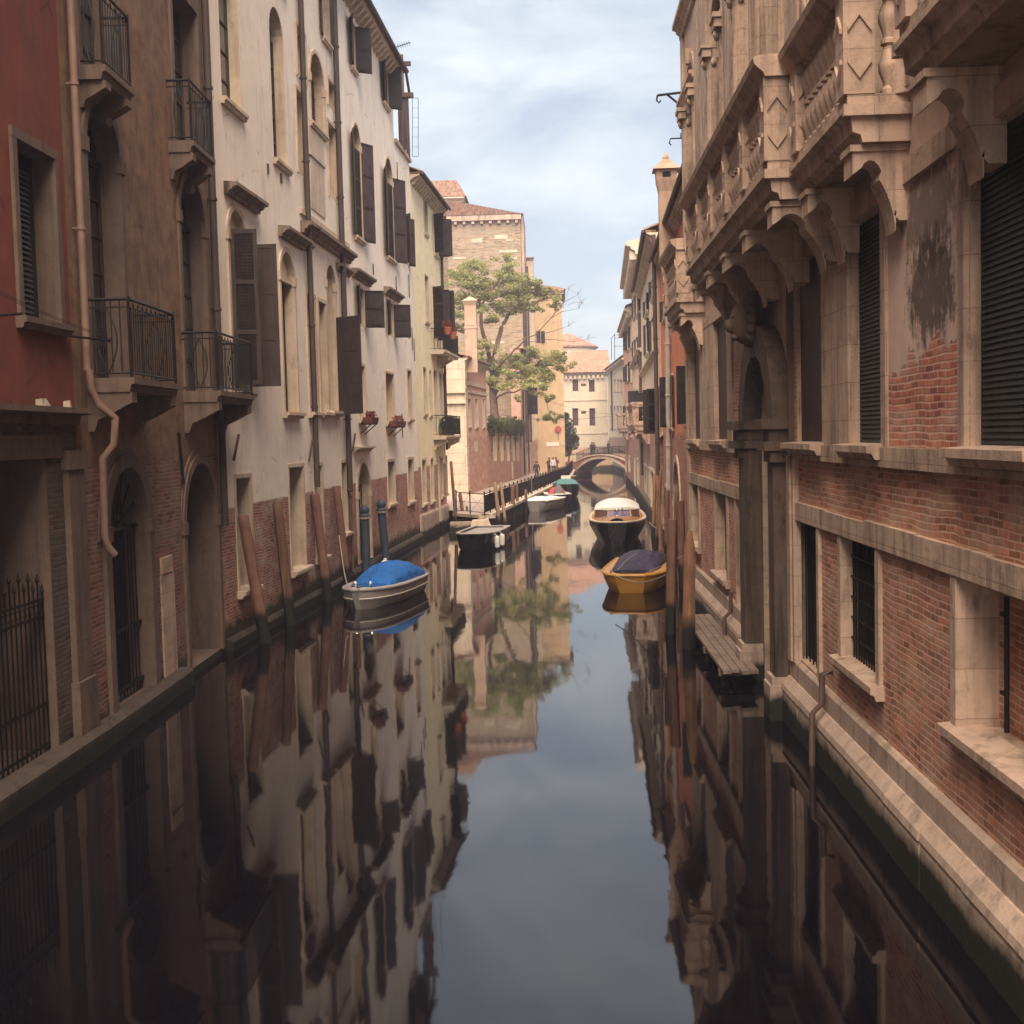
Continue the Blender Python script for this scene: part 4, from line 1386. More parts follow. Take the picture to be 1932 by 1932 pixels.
b.hexa([(uc - .2, -.3, 5.85), (uc + .2, -.3, 5.85), (uc + .2, 0, 5.85), (uc - .2, 0, 5.85)], [(uc - .34, -.42, 6.95), (uc + .34, -.42, 6.95), (uc + .34, 0, 6.95), (uc - .34, 0, 6.95)])
smooth_angle(f.part(b, 'carved_keystone', M['stonegate'], w), 50)
# plinth, cut into blocks, broken by the water gate
for a0, a1 in ((0, PG0 - .52), (PG1 + .52, UE)):
    b = MB()
    u = a0
    random.seed(int(a0 * 7 + 3))
    while u < a1 - .05:
        ln = min(random.uniform(1.1, 2.3), a1 - u)
        j = random.uniform(-.008, .008)
        b.prism_u([(-.05, -1.2), (.2 + j, -1.2), (.2 + j, .44), (.185 + j, .5), (.215 + j, .52), (.2 + j, .6), (.1, .72), (-.05, .73)], u + .005, u + ln - .006)
        u += ln
    b.prism_u([(-.05, .7), (.075, .7), (.075, .98), (.04, 1.02), (-.05, 1.03)], a0, a1)
    f.part(b, 'plinth', M['plinth'])
for u, s_ in ((PG0, -1), (PG1, 1)):
    b = MB()
    ua, ub = sorted((u, u + s_ * .52))
    b.box(ua - .04, ub + .04, -.4, .03, -1, .55)
    b.box(ua - .02, ub + .02, -.36, .03, .55, .68)
    f.part(b, 'gate_base', M['plinth'], w)
# corner pilaster near side of the gate and at the far end
b = MB()
b.box(PG1 + .53, PG1 + 1.0, -.09, .03, 1.0, 4.2)
b.box(PG1 + .6, PG1 + .86, -.12, .03, 1.0, 4.2)
f.part(b, 'pilaster', M['stone'])
b = MB()
b.box(0, .45, -.07, .03, 1.0, 17)
f.part(b, 'pilaster', M['stone'])
# mezzanine openings under the lintel band
GZ = 3.22
w1 = [(f.px(1503, 1110)[0], f.px(1547, 1110)[0], 1.06, 'dark', .17), (f.px(1592, 1130)[0], f.px(1659, 1130)[0], 1.62, 'dark', .19), (f.px(1812, 1230)[0], f.px(1812, 1230)[0] + 1.85, 1.8, 'brick', .36),
      (U(5.5), U(4.3), 1.6, 'dark', .5), (U(2.2), U(1.0), 1.6, 'dark', .5)]
for u0, u1, z0, fl, dp in w1:
    w = f.window(u0, u1, z0, GZ, None, dp, fl, .14, .16 if z0 > 1.1 else None, surd=.05)
    if z0 > 1.1 and fl == 'dark':
        g = MB()
        n = int((u1 - u0) / .13)
        for k in range(1, n + 1):
            u = u0 + (u1 - u0) * k / (n + 1)
            g.tube([(u, .1, z0), (u, .1, GZ)], .013, 6)
        for k in range(1, 6):
            z = z0 + (GZ - z0) * k / 6
            g.box(u0, u1, .09, .11, z - .012, z + .012)
        f.part(g, 'bars', M['iron'], w)
    if fl == 'brick':
        g = MB()
        g.tube([(u0 + .62, .2, z0 + .1), (u0 + .62, .2, GZ - .12)], .024, 8)
        g.box(u0 + .5, u0 + .62, .18, .22, z0 + .42, z0 + .45)
        g.box(u0 + .5, u0 + .62, .18, .22, GZ - .3, GZ - .27)
        f.part(g, 'iron_bar', M['iron'], w)
    if fl == 'dark' and z0 < 1.1:
        g = MB()
        for k in range(1, 7):
            u = u0 + (u1 - u0) * k / 7
            g.tube([(u, .1, z0), (u, .1, GZ)], .013, 6)
        f.part(g, 'bars', M['iron'], w)
for xl, xr, z0 in ((1308, 1321, 1.6), (1352, 1374, 1.35)):
    u0, u1 = f.px(xl, 1000)[0], f.px(xr, 1000)[0]
    f.window(u0, u1, z0, GZ, None, .2, 'dark', .14, .16)
u0 = f.px(1392, 1000)[0]
f.window(u0, PG0 - .72, 1.0, GZ, None, .25, 'dark', .12, None)
b = MB()
for a0, a1 in ((.45, PG0 - .54), (PG1 + 1.0, UE)):
    b = MB()
    u = a0
    while u < a1 - .05:
        ln = min(2.1, a1 - u)
        b.box(u + .004, u + ln - .004, -.062 - .006 * math.sin(u * 3), .04, GZ + .002, GZ + .27 + .015 * math.sin(u))
        u += ln
    f.part(b, 'lintel_band', M['stone'])
for a0, a1 in ((0, PG0 - .66), (PG1 + .66, UE)):
    b = MB()
    b.box(a0, a1, -.09, .04, 4.16, 4.38)
    f.part(b, 'sill_band', M['stone'])
# piano nobile openings
ZS, ZT = 4.4, 7.08
ops = [(f.px(1307, 720)[0], f.px(1323, 720)[0], 'wood'), (f.px(1350, 720)[0], f.px(1375, 720)[0], 'wood'),
       (f.px(1503, 700)[0], f.px(1556, 700)[0], 'wood'), (f.px(1607, 640)[0], f.px(1668, 640)[0], 'green'), (f.px(1830, 520)[0], f.px(1830, 520)[0] + 1.75, 'green'),
       (U(6.2), U(4.6), 'green'), (U(2.5), U(1.0), 'green')]
for k, (u0, u1, fl) in enumerate(ops):
    w = f.window(u0, u1, ZS, ZT, None, (.10 if fl == 'green' else .07), fl, .0, .24, surd=.04, sillmat=M['stone'])
# stone pilaster strips between the openings
strips = [(.46, ops[0][0] - .02), (ops[0][1] + .02, ops[1][0] - .02), (ops[1][1] + .02, ops[1][1] + .75), (ops[2][1] + .02, ops[3][0] - .02),
          (ops[3][1] + .02, ops[3][1] + .22), (ops[4][0] - .2, ops[4][0] - .02), (ops[4][1] + .02, ops[4][1] + .3)]
for a0, a1 in strips:
    b = MB()
    b.box(a0, a1, -.05, .04, 4.385, 7.1)
    f.part(b, 'stone_frame', M['stone'])
b = MB()
b.box(PG1 + .62, min(ops[2][0] - .02, PG1 + .74), -.09, .04, 4.385, 7.1)
f.part(b, 'stone_frame', M['stonegate'])
for a0, a1 in ((.45, PG0 - .9), (PG1 + .9, UE)):
    b = MB()
    b.box(a0, a1, -.06, .04, 7.102, 7.34)
    f.part(b, 'string_course', M['stone'])
b = MB()
b.box(ops[3][1] + .22, ops[4][0] - .2, -.012, .03, 4.385, 7.1)
f.part(b, 'plaster_panel', M['panel'])
# upper storey with arched windows and half columns
up = [(U(33.3), U(31.4)), (U(28.0), U(26.3)), (U(24.0), U(22.4)), (U(21.4), U(19.6)), (U(17.6), U(16.2)), (U(14.6), U(13.2)), (U(10.4), U(9.0)), (U(6.4), U(5.0))]
for k, (u0, u1) in enumerate(up):
    w = f.window(u0, u1, 8.0, 14.1, (u1 - u0) / 2, .55, 'dark', .22, None, surmat=M['palup'], surd=.08, keystone=True)
    for u in (u0 - .17, u1 + .17):
        b = MB()
        b.lathe([(.2, 8.0), (.2, 8.15), (.16, 8.3), (.15, 12.5), (.17, 12.6), (.16, 12.68), (.22, 12.9)], (u, .0, 0), 14)
        b.box(u - .26, u + .26, -.27, -.081, 12.9, 13.08)
        b.box(u - .3, u + .3, -.31, -.081, 13.08, 13.18)
        for a in range(6):
            b.ball((u + .2 * math.cos(a), -.02 + .2 * math.sin(a), 12.8), .07, (1, 1, 1.4), 6, 5)
        smooth_angle(f.part(b, 'half_column', M['palup'], w), 40)
for k in range(len(up) - 1):
    a0, a1 = up[k][1] + .5, up[k + 1][0] - .5
    if a1 - a0 > .3:
        b = MB()
        b.box(a0, a1, -.12, .03, 8, 14.9)
        f.part(b, 'wall_pier', M['palup'])
f.mould(0, UE, 15.3, .4, .28, M['stone'], 'cornice')
f.mould(-.02, 3.2, 13.35, .25, .2, M['stone'], 'cornice')


BAL = MB()
BAL.lathe([(.085, 0), (.085, .06), (.05, .1), (.055, .14), (.098, .26), (.1, .32), (.06, .44), (.048, .5), (.075, .52), (.075, .56), (.048, .58), (.06, .64), (.1, .76), (.098, .82), (.055, .93), (.05, .97), (.085, .99), (.085, 1.03)], (0, 0, 0), 12)
bal_mesh = None


def stone_balcony(f, u0, u1, d, z=7.9, rail=9.05, peds=(), consoles=(), ch=.72):
    global bal_mesh
    b = MB()
    b.prism_u([(-.05, z - .38), (d - .2, z - .38), (d - .18, z - .3), (d - .1, z - .27), (d - .08, z - .12), (d, z - .08), (d, z - .02), (d - .02, z), (-.05, z)], u0, u1)
    # moulding returns on both ends
    for u, s_ in ((u0, -1), (u1, 1)):
        ua, ub = sorted((u - s_ * .02, u + s_ * .06))
        b.box(ua, ub, -d, .02, z - .12, z - .004)
    root = f.part(b, 'balcony', M['stone'])
    yb = -(d - .17)
    r = MB()
    top = [(0, 0), (.03, .03), (.03, .1), (.1, .13), (.1, .2), (0, .22)]
    hw = .15
    for (xa, xb, ya, yb_) in ((u0 - .02, u1 + .02, yb - hw, yb + hw),):
        dm = -yb
        r.prism_u([(dm - hw, rail), (dm + hw, rail), (dm + hw + .02, rail + .05), (dm + hw + .13, rail + .15), (dm + hw + .15, rail + .23), (dm + hw + .12, rail + .25), (dm + hw, rail + .27), (dm - hw - .05, rail + .27), (dm - hw - .08, rail + .2)], xa - .03, xb + .03)
    for u, s_ in ((u0, 1), (u1, -1)):
        ua, ub = sorted((u - s_ * .02, u + s_ * .28))
        r.box(ua, ub, yb + hw, .02, rail + .003, rail + .1)
        ua, ub = sorted((u - s_ * .07, u + s_ * .33))
        r.box(ua, ub, yb + hw + .05, .02, rail + .1, rail + .255)
    f.part(r, 'rail', M['stone'], root)
    r = MB()
    r.box(u0 + .01, u1 - .01, yb - .12, yb + .12, z, z + .11)
    r.box(u0 + .01, u0 + .25, yb + .12, .02, z, z + .108)
    r.box(u1 - .25, u1 - .01, yb + .12, .02, z, z + .108)
    f.part(r, 'base_course', M['stone'], root)
    for u in peds:
        r = MB()
        r.box(u - .17, u + .17, yb - .16, yb + .16, z + .111, rail - .002)
        for (cx, cy, nx, ny) in ((u, yb - .16, 0, -1), (u + .17, yb, 1, 0), (u - .17, yb, -1, 0)):   # raised chevrons
            for zz, sg in ((z + .78, 1), (z + .42, -1)):
                for side in (-1, 1):
                    w2 = .12
                    th, hh, ln = .028, .05, .16
                    if ny:
                        p = [(cx, cy, zz + sg * ln), (cx + side * w2, cy, zz), (cx + side * w2, cy, zz - sg * hh), (cx, cy, zz + sg * (ln - hh))]
                        r.hexa(p, [(a, bq - th, c) for a, bq, c in p])
                    else:
                        p = [(cx, cy, zz + sg * ln), (cx, cy + side * w2, zz), (cx, cy + side * w2, zz - sg * hh), (cx, cy, zz + sg * (ln - hh))]
                        r.hexa(p, [(a + nx * th, bq, c) for a, bq, c in p])
        f.part(r, 'pedestal', M['stone'], root)
    spots = []
    ps = sorted(peds)
    for a, c in zip(ps, ps[1:]):
        n = max(1, round((c - a - .34) / .235))
        for k in range(n):
            spots.append((a + .17 + (c - a - .34) * (k + .5) / n, yb))
    m = max(1, int((d - .45) / .26))
    for k in range(m):
        for u in (u0 + .15, u1 - .15):
            spots.append((u, yb + .16 + (d - .33) * (k + .5) / m))
    sc = (rail - z - .112) / 1.03
    for (u, y) in spots:
        if bal_mesh is None:
            o = BAL.build('baluster', M['stone'])
            smooth_angle(o, 35)
            bal_mesh = o.data
        else:
            o = bpy.data.objects.new('baluster', bal_mesh)
            C.objects.link(o)
        o.parent = root
        o.location = (u, y, z + .111)
        o.scale = (1.12, 1.12, sc)
    for u in consoles:
        k = MB()
        zz = z - .381
        D = d - .12
        prof = [(-.05, zz), (D, zz), (D, zz - .3)]
        for q in range(1, 7):      # scooped bite
            a = PI * q / 7
            prof.append((D - .08 - .2 * D * (1 - math.cos(a)), zz - .3 + .17 * math.sin(a) - .06 * q / 7))
        prof.append((D * .52, zz - .36))
        for q in range(1, 7):
            a = PI * .5 * q / 7
            prof.append((D * (.52 - .3 * math.sin(a)), zz - .36 - (ch - .5) * (1 - math.cos(a)) - .06 * q))
        prof += [(D * .22, zz - ch + .06), (D * .26, zz - ch), (D * .16, zz - ch - .06), (-.05, zz - ch - .06)]
        k.prism_u(prof, u - .19, u + .19)
        k.box(u - .22, u + .22, -D - .03, .02, zz - .07, zz - .002)
        f.part(k, 'console', M['stone'], root)


u0, u1 = U(25.3), U(15.9)
stone_balcony(f, u0, u1, .99, peds=[u0 + .17] + [u0 + .17 + (u1 - u0 - .34) * k / 5 for k in range(1, 5)] + [u1 - .17], consoles=[u0 + .3, u0 + 2.5, u0 + 4.7, u0 + 6.9, u1 - .3])
u0, u1 = U(15.75), U(12.9)
stone_balcony(f, u0, u1, .69, peds=[u0 + .17, u1 - .17], consoles=[u0 + .3, u1 - .3])
u0, u1 = U(10.9), U(7.4)
stone_balcony(f, u0, u1, .72, peds=[u0 + .17, (u0 + u1) / 2, u1 - .17], consoles=[u0 + .35, u1 - .35])
u0, u1 = U(33.9), U(30.4)
stone_balcony(f, u0, u1, .69, peds=[u0 + .17, u1 - .17], consoles=[u0 + .3, u1 - .3])
# iron brackets for hoisting
b = MB()
uh, zh = .12, f.px(1300, 147)[1]
b.tube([(uh, .02, zh), (uh, -.72, zh - .06)], .035, 6)
b.tube([(uh, .02, zh - .45), (uh, -.45, zh - .05)], .03, 6)
b.tube([(uh, -.72, zh - .06), (uh, -.74, zh - .2), (uh, -.68, zh - .26), (uh, -.63, zh - .2)], .025, 6)
f.part(b, 'hoist_bracket', M['iron'])
b = MB()
zh = f.px(1299, 243)[1]
b.tube([(uh, .02, zh), (uh, -.38, zh), (uh, -.42, zh - .12), (uh, -.36, zh - .18)], .02, 6)
b.tube([(uh, -.1, zh + .14), (uh, -.1, zh)], .015, 6)
f.part(b, 'hook', M['iron'])
# waste pipes over the plinth
for x, y, y2 in ((1557, 1290, 1430), (1383, 1150, 1215)):
    uu = f.px(x, y, .1)[0]
    b = MB()
    b.tube([(uu, .02, 1.3), (uu, -.14, 1.26), (uu, -.15, .85), (uu, -.28, .72), (uu, -.29, -.2)], .045, 8)
    smooth_angle(f.part(b, 'waste_pipe', M['rust']))
f.roof(.8, 2.5, eave_mat=M['stonedark'])
f.finish()
palace = f

# --- the chain of houses beyond the palace
RP = [(3.69, 34.5), (4.45, 53.5), (5.35, 76), (6.15, 98), (6.6, 119), (7.9, 137), (7.0, 166)]
f = Facade('orange_house', 'orange plastered house with dark shutters, a pale downpipe and a tall peach chimney', 'house', (4.6, 53.5), (4.1, 34.5), 11.9, 9, M['orange'], M['stone'])
for xl, yt, yb, wd_ in ((1267, 711, 806, .42), (1296, 690, 800, .30)):
    uu, zz1 = f.px(xl, yt)
    zz0 = f.px(xl, yb)[1]
    f.window(uu - .1, uu + 1.0, zz0, zz1, None, .2, 'glass', .1, .14)
    f.shutter(uu - .08, zz0, zz1, wd_, 88, M['shut'], 1)
    f.shutter(uu + .98, zz0, zz1, .5, 172, M['shut'], -1)
for xl, xr, yt, yb in ((1253, 1262, 560, 600), (1279, 1289, 530, 590)):
    w, (u0, u1, z0, z1) = px_window(f, xl, xr, yt, yb, depth=.2, fill='glass', sur=.1, sill=.12)
    f.shutter(u0, z0, z1, .5, 165, M['shutb'], 1)
    f.shutter(u1, z0, z1, .5, 165, M['shutb'], -1)
px_window(f, 1272, 1284, 870, 985, True, depth=.4, fill='dark', sur=.22)
px_window(f, 1244, 1263, 915, 985, True, depth=1.0, fill='dark', sur=.12)
f.pipe([(f.px(1271, 700)[0], 11.8), (f.px(1268, 900)[0], 2.2)], .1, M['pipewhite'], .14)
b = MB()
uc = f.px(1258, 420, .3)[0]
zt = f.px(1258, 302, .3)[1]
hw = .27
yc = -.3


def ring(w_, z):
    return [(uc - w_, yc - w_, z), (uc + w_, yc - w_, z), (uc + w_, yc + w_, z), (uc - w_, yc + w_, z)]


b.hexa(ring(hw * .3, 9.6), ring(hw, 10.7))
b.hexa(ring(hw, 10.7), ring(hw, zt - 1.0))
b.hexa(ring(hw, zt - 1.0), ring(hw * 1.3, zt - .6))
b.hexa(ring(hw * 1.3, zt - .6), ring(hw * 1.35, zt - .25))
b.hexa(ring(hw * 1.75, zt - .25), ring(hw * .5, zt + .12))
b.hexa(ring(hw * .4, zt + .12), ring(hw * .4, zt + .22))
b.hexa(ring(hw * .4, zt + .22), ring(.02, zt + .4))
ch = f.part(b, 'chimney', M['chimneytan'])
b = MB()
b.box(uc + hw * 1.33, uc + hw * 1.37, yc - .14, yc + .14, zt - .52, zt - .34)
f.part(b, 'vent', M['dark'], ch)
b = MB()
b.tube([(uc, yc + hw, zt - .75), (uc + .05, yc + hw + .4, zt - .88)], .07, 8)
f.part(b, 'flue', M['pipewhite'], ch)
f.roof(.38, 2.0)
f.finish()

f = Facade('balcony_house', 'weathered cream house with dark shutters and a white stone balcony on a console', 'house', RP[2], RP[1], 13.2, 9, M['grey'], M['whitestone'])
uu, zz1 = f.px(1243, 733)
zz0 = f.px(1243, 818)[1]
f.window(uu - 1.1, uu, zz0, zz1, None, .2, 'glass', .1, .12)
f.shutter(uu - 1.08, zz0, zz1, .62, 88, M['shut'], 1)
f.shutter(uu - .02, zz0, zz1, .5, 100, M['shut'], -1)
w, (u0, u1, z0, z1) = px_window(f, 1215, 1220, 738, 800, depth=.2, fill='glass', sur=.1)
f.shutter(u0, z0, z1, .6, 110, M['shut'], 1)
for xl, xr, yt, yb in ((1231, 1238, 595, 665), (1220, 1225, 605, 668), (1231, 1237, 520, 560), (1219, 1224, 560, 592)):
    w, (u0, u1, z0, z1) = px_window(f, xl, xr, yt, yb, depth=.2, fill='glass', sur=.1, sill=.12)
    f.shutter(u0, z0, z1, .5, 165, M['shutb'], 1)
    f.shutter(u1, z0, z1, .5, 168, M['shutb'], -1)
ua, ub = f.px(1213, 790)[0], f.px(1226, 790)[0]
zb = f.px(1218, 800)[1]
stone_balcony(f, ua, ub, .9, z=zb, rail=zb + .85, peds=[ua + .17, (ua + ub) / 2, ub - .17], consoles=[ua + .3, ub - .3], ch=.66)
for xl, xr, yt, yb in ((1217, 1221, 880, 930), (1229, 1235, 890, 960), (1224, 1227, 885, 940)):
    px_window(f, xl, xr, yt, yb, depth=.3, fill='dark', sur=.14)
b = MB()
ua = f.px(1214, 868)[0]
b.box(ua, ua + 1.7, -.04, .02, 3.0, 4.4)
f.part(b, 'plaster_patch', M['cream2'])
f.pipe([(f.px(1243, 700)[0], 13), (f.px(1243, 700)[0], 2)], .09, M['pipe'], .12)
f.mould(0, f.L, 8.0, .2, .25, M['whitestone'], 'string_course')
f.roof(.5, 2.0, eave_mat=M['whitestone'])
f.finish()

f = Facade('tall_cream_palace', 'tall cream palace with bold crowning cornice rising past its neighbours', 'house', RP[3], RP[2], 16.2, 9, M['cream'], M['whitestone'])
for xl, xr, yt, yb in ((1196, 1198.5, 735, 800), (1201, 1204, 735, 800), (1207, 1210, 735, 805), (1196, 1198.5, 640, 690), (1201, 1204, 635, 690), (1207, 1210, 630, 690), (1196, 1198.5, 560, 600), (1201, 1204, 550, 595), (1207, 1210, 540, 590)):
    w, (u0, u1, z0, z1) = px_window(f, xl, xr, yt, yb, depth=.2, fill='glass', sur=.12, sill=.12)
    f.shutter(u0, z0, z1, .5, 125 if yt > 700 else 168, M['shut'] if yt > 700 else M['shutb'], 1)
ua, ub = f.px(1192, 790)[0] if False else 14.0, 17.5
for xl, xr in ((1196, 1199), (1203, 1206)):
    px_window(f, xl, xr, 868, 915, depth=.3, fill='dark', sur=.14)
stone_balcony(f, 13.5, 18.0, .9, z=5.3, rail=6.3, peds=[13.67, 15.75, 17.83], consoles=[13.9, 17.6], ch=.66)
f.mould(-.2, f.L + .2, 15.5, .8, .9, M['whitestone'], 'cornice', dentil=.7)
f.mould(0, f.L, 9.6, .25, .3, M['whitestone'], 'string_course')
b = MB()
b.box(4, 5.4, 1.0, 2.2, 16, 18.6)
b.box(3.8, 5.6, .8, 2.4, 18.6, 18.9)
f.part(b, 'chimney', M['cream2'])
f.pipe([(f.L - .3, 16), (f.L - .3, 2)], .09, M['rust'], .12)
f.roof(.3, 1.6)
f.finish()

f = Facade('rose_house', 'rose pink house with green shutters, last tall house before the bridge on the right', 'house', RP[4], RP[3], 14.6, 9, M['rose'], M['whitestone'])
for xl, xr, yt, yb in ((1180, 1182, 625, 660), (1184, 1187, 620, 660), (1190, 1192, 612, 655), (1180, 1182, 690, 720), (1184, 1187, 685, 720), (1190, 1192, 680, 720), (1180, 1182, 765, 820), (1184, 1187, 765, 820), (1190, 1192, 762, 822)):
    w, (u0, u1, z0, z1) = px_window(f, xl, xr, yt, yb, depth=.2, fill='shutb', sur=.12, sill=.12)
    f.shutter(u0, z0, z1, .5, 160, M['shut'], 1)
f.mould(-.1, f.L, 14.0, .5, .6, M['whitestone'], 'cornice', dentil=.8)
for xl, xr in ((1180, 1182.5), (1186, 1189)):
    px_window(f, xl, xr, 862, 890, depth=.3, fill='dark', sur=.14)
stone_balcony(f, 6, 9.5, .9, z=5.2, rail=6.2, peds=[6.17, 7.75, 9.33], consoles=[6.4, 9.1], ch=.66)
f.roof(.4, 1.8)
f.finish()

f = Facade('low_cream_house', 'lower cream house with brown shuttered windows just beyond the right end of the bridge', 'house', RP[6], RP[5], 13.2, 9, M['cream2'], M['whitestone'])
for xl, xr in ((1152, 1155), (1159, 1162), (1165, 1168), (1171, 1174)):
    for yt, yb, fl in ((716, 738, 'shutb'), (766, 808, 'shutb')):
        px_window(f, xl, xr, yt, yb, depth=.2, fill=fl, sur=.12, sill=.1)
f.mould(-.1, f.L, 12.6, .4, .5, M['whitestone'], 'cornice')
f.pipe([(f.px(1156, 750)[0], 12.6), (f.px(1156, 750)[0], 5)], .1, M['pipe'], .13)
f.roof(.4, 1.2)
f.finish()
lowh = f
# roof deck railing
t = thing('roof_deck_railing', 'thin metal rail frame of a roof deck against the sky above the low cream house', 'railing', (0, 0, 0))
m = MB()
Yd = 140
for x, yt in ((1153.5, 636), (1159.5, 630), (1176, 636)):
    p, q = at_y(x, 668, Yd), at_y(x, yt, Yd)
    m.tube([(p.x, p.y, 13.0), q], .035, 5)
m.build('posts', M['iron'], t)
m = MB()
for xa, ya, xb, yb in ((1153.5, 637, 1159.5, 632), (1159.5, 632, 1181, 632), (1159.5, 638, 1181, 637), (1159.5, 653, 1181, 653)):
    m.tube([at_y(xa, ya, Yd), at_y(xb, yb, Yd)], .025, 5)
m.build('rails', M['iron'], t)


# ------------------------------------------------------------------ leaves
def leaves(mb, c, rad, n, size, flat=1.0, rnd=random):
    for _ in range(n):
        while True:
            p = Vector((rnd.uniform(-1, 1), rnd.uniform(-1, 1), rnd.uniform(-1, 1)))
            if p.length < 1:
                break
        p = Vector((c[0] + p.x * rad[0], c[1] + p.y * rad[1], c[2] + p.z * rad[2]))
        a = Vector((rnd.gauss(0, 1), rnd.gauss(0, 1), rnd.gauss(0, flat))).normalized()
        b2 = a.cross(Vector((rnd.gauss(0, 1), rnd.gauss(0, 1), rnd.gauss(0, 1)))).normalized()
        s = size * rnd.uniform(.6, 1.3)
        mb.face([p - a * s, p + b2 * s * .38, p + a * s, p - b2 * s * .38])


# plants on the yellow house balconies, flower boxes
def flowerbox(f, u0, u1, z0, label):
    c = f.p0 + f.dir * ((u0 + u1) / 2) + f.out * .32
    t = thing('flower_box', label, 'flower box', (c.x, c.y, z0 - .18), f.ang, 'flower boxes on the white shuttered house')
    w = (u1 - u0) / 2 + .12
    m = MB()
    m.hexa([(-w, -.12, 0), (w, -.12, 0), (w, .14, 0), (-w, .14, 0)], [(-w - .03, -.16, .22), (w + .03, -.16, .22), (w + .03, .16, .22), (-w - .03, .16, .22)])
    m.build('box', M['planter'], t)
    m = MB()
    for u in (-w * .7, w * .7):
        m.tube([(u, .3, -.35), (u, -.1, -.01)], .02, 5)
        m.tube([(u, .3, -.01), (u, -.14, -.01)], .02, 5)
    m.build('bracket', M['iron'], t)
    m = MB()
    leaves(m, (0, 0, .3), (w, .16, .16), 160, .06)
    m.build('plants', M['flower'], t)


flowerbox(*flower_spots[0], 'long red flower box under the nearer mid-floor window of the white shuttered house')
flowerbox(*flower_spots[1], 'long red flower box under the farther mid-floor window of the white shuttered house')
f, ua, ub, zb = yel_bal2
c = f.p0 + f.dir * ((ua + ub) / 2 + .3) + f.out * .35
t = thing('balcony_plant', 'dense dark green plants filling the lower balcony of the yellow house', 'plant', (c.x, c.y, zb), f.ang)
m = MB()
for k in range(4):
    leaves(m, (-1.0 + .75 * k, 0, .4 + .15 * (k % 2)), (.55, .42, .5), 420, .07)
m.build('foliage', M['bushleaf'], t)
m = MB()
for k in range(4):
    m.lathe([(.12, 0), (.17, .28), (.17, .3)], (-1.0 + .75 * k, 0, .005), 10)
m.build('pots', M['terracotta'], t)
f, ua, ub, zb = yel_bal1
for dx, dz, lab in ((.35, 1.12, 'terracotta pot with orange flowers hung on the upper balcony rail of the yellow house'), (2.4, 1.05, 'terracotta pot with trailing plants at the far end of the yellow house upper balcony')):
    c = f.p0 + f.dir * (ua + dx) + f.out * .8
    t = thing('flower_pot', lab, 'flower pot', (c.x, c.y, zb + dz - .35), f.ang)
    m = MB()
    m.lathe([(.13, 0), (.2, .3), (.22, .3), (.22, .36), (.18, .36)], (0, 0, 0), 12)
    m.build('pot', M['terracotta'], t)
    m = MB()
    leaves(m, (0, 0, .5), (.3, .28, .22), 160, .06)
    m.build('flowers', M['flower'], t)

# ivy on the garden wall
t = thing('ivy', 'dark ivy spilling over the top of the pink garden wall', 'ivy', gwall.p0, gwall.ang)
m = MB()
random.seed(11)
ue = gwall.px(984, 800)[0]
for k in range(22):
    u = ue * (k + .5) / 22
    dr = 1.0 + .5 * math.sin(k * 1.3) + (.5 if 12 < k < 18 else 0)
    leaves(m, (u, -.1, gwall.H - dr * .35 + .25), (.75, .42, dr * .62), 330, .11)
m.build('foliage', M['ivyleaf'], t)
m = MB()
for k in range(6):
    u = ue * (k + .5) / 6
    m.tube([(u, -.06, gwall.H - 2.2), (u + .3, -.08, gwall.H - .9), (u, -.05, gwall.H + .3)], .035, 5)
m.build('stem', M['bark'], t)

# ------------------------------------------------------------------ tree
TB = at_y(934, 790, 107)
t = thing('acacia_tree', 'spreading pale green acacia tree rising behind the garden wall on the left bank', 'tree', (TB.x, 107, 0))
random.seed(5)
m = MB()
tips = []


def T(x, y, dy=0.0):
    p = at_y(x, y, 107 + dy)
    return Vector((p.x - TB.x, dy, p.z))


limbs = [
    ([Vector((0, 0, .6)), T(934, 790), T(930, 735), T(927, 690)], .42, .26),
    ([T(927, 690), T(919, 655, -.6), T(908, 615, -1.2), T(906, 580, -1.5), T(900, 548, -1.8)], .22, .09),
    ([T(927, 690), T(940, 640, .5), T(950, 610, .9), T(962, 592, 1.2), T(985, 582, 1.6)], .24, .10),
    ([T(929, 705), T(948, 682, -.8), T(966, 665, -1.4), T(990, 640, -2)], .15, .06),
    ([T(906, 590, -1.4), T(885, 560, -2), T(868, 545, -2.2)], .1, .04),
    ([T(905, 585, -1.5), T(925, 550, -.8), T(940, 530, -.4), T(948, 505, 0)], .1, .03),
    ([T(985, 582, 1.6), T(1010, 570, 2), T(1035, 560, 2.2), T(1050, 545, 2.3)], .09, .03),
    ([T(985, 582, 1.6), T(1003, 548, 1.2), T(1020, 538, 1)], .07, .03),
    ([T(931, 745), T(950, 725, 1), T(975, 705, 1.6), T(1005, 690, 2.0), T(1045, 690, 2)], .15, .05),
    ([T(1005, 690, 2.0), T(1030, 675, 1.4), T(1060, 668, 1)], .07, .03),
    ([T(931, 755), T(952, 742, -1.2), T(985, 735, -2.0), T(1025, 740, -2.4)], .12, .04),
    ([T(931, 740), T(918, 722, -1), T(905, 690, -1.5), T(890, 660, -1.8)], .12, .04),
    ([T(1005, 690, 2.0), T(1022, 730, 1), T(1035, 775, .4), T(1050, 790, .2)], .05, .02),
]
for pts, r0, r1 in limbs:
    q = []
    for a, b2 in zip(pts, pts[1:]):
        for k in range(4):
            p = a.lerp(b2, k / 4)
            q.append(p + Vector((random.gauss(0, .05), random.gauss(0, .05), random.gauss(0, .04))) * (0 if k == 0 else 1))
    q.append(pts[-1])
    m.tube(q, r0, 8, taper=r1)
m.build('trunk', M['bark'], t)
m = MB()    # bare twigs reaching over the water
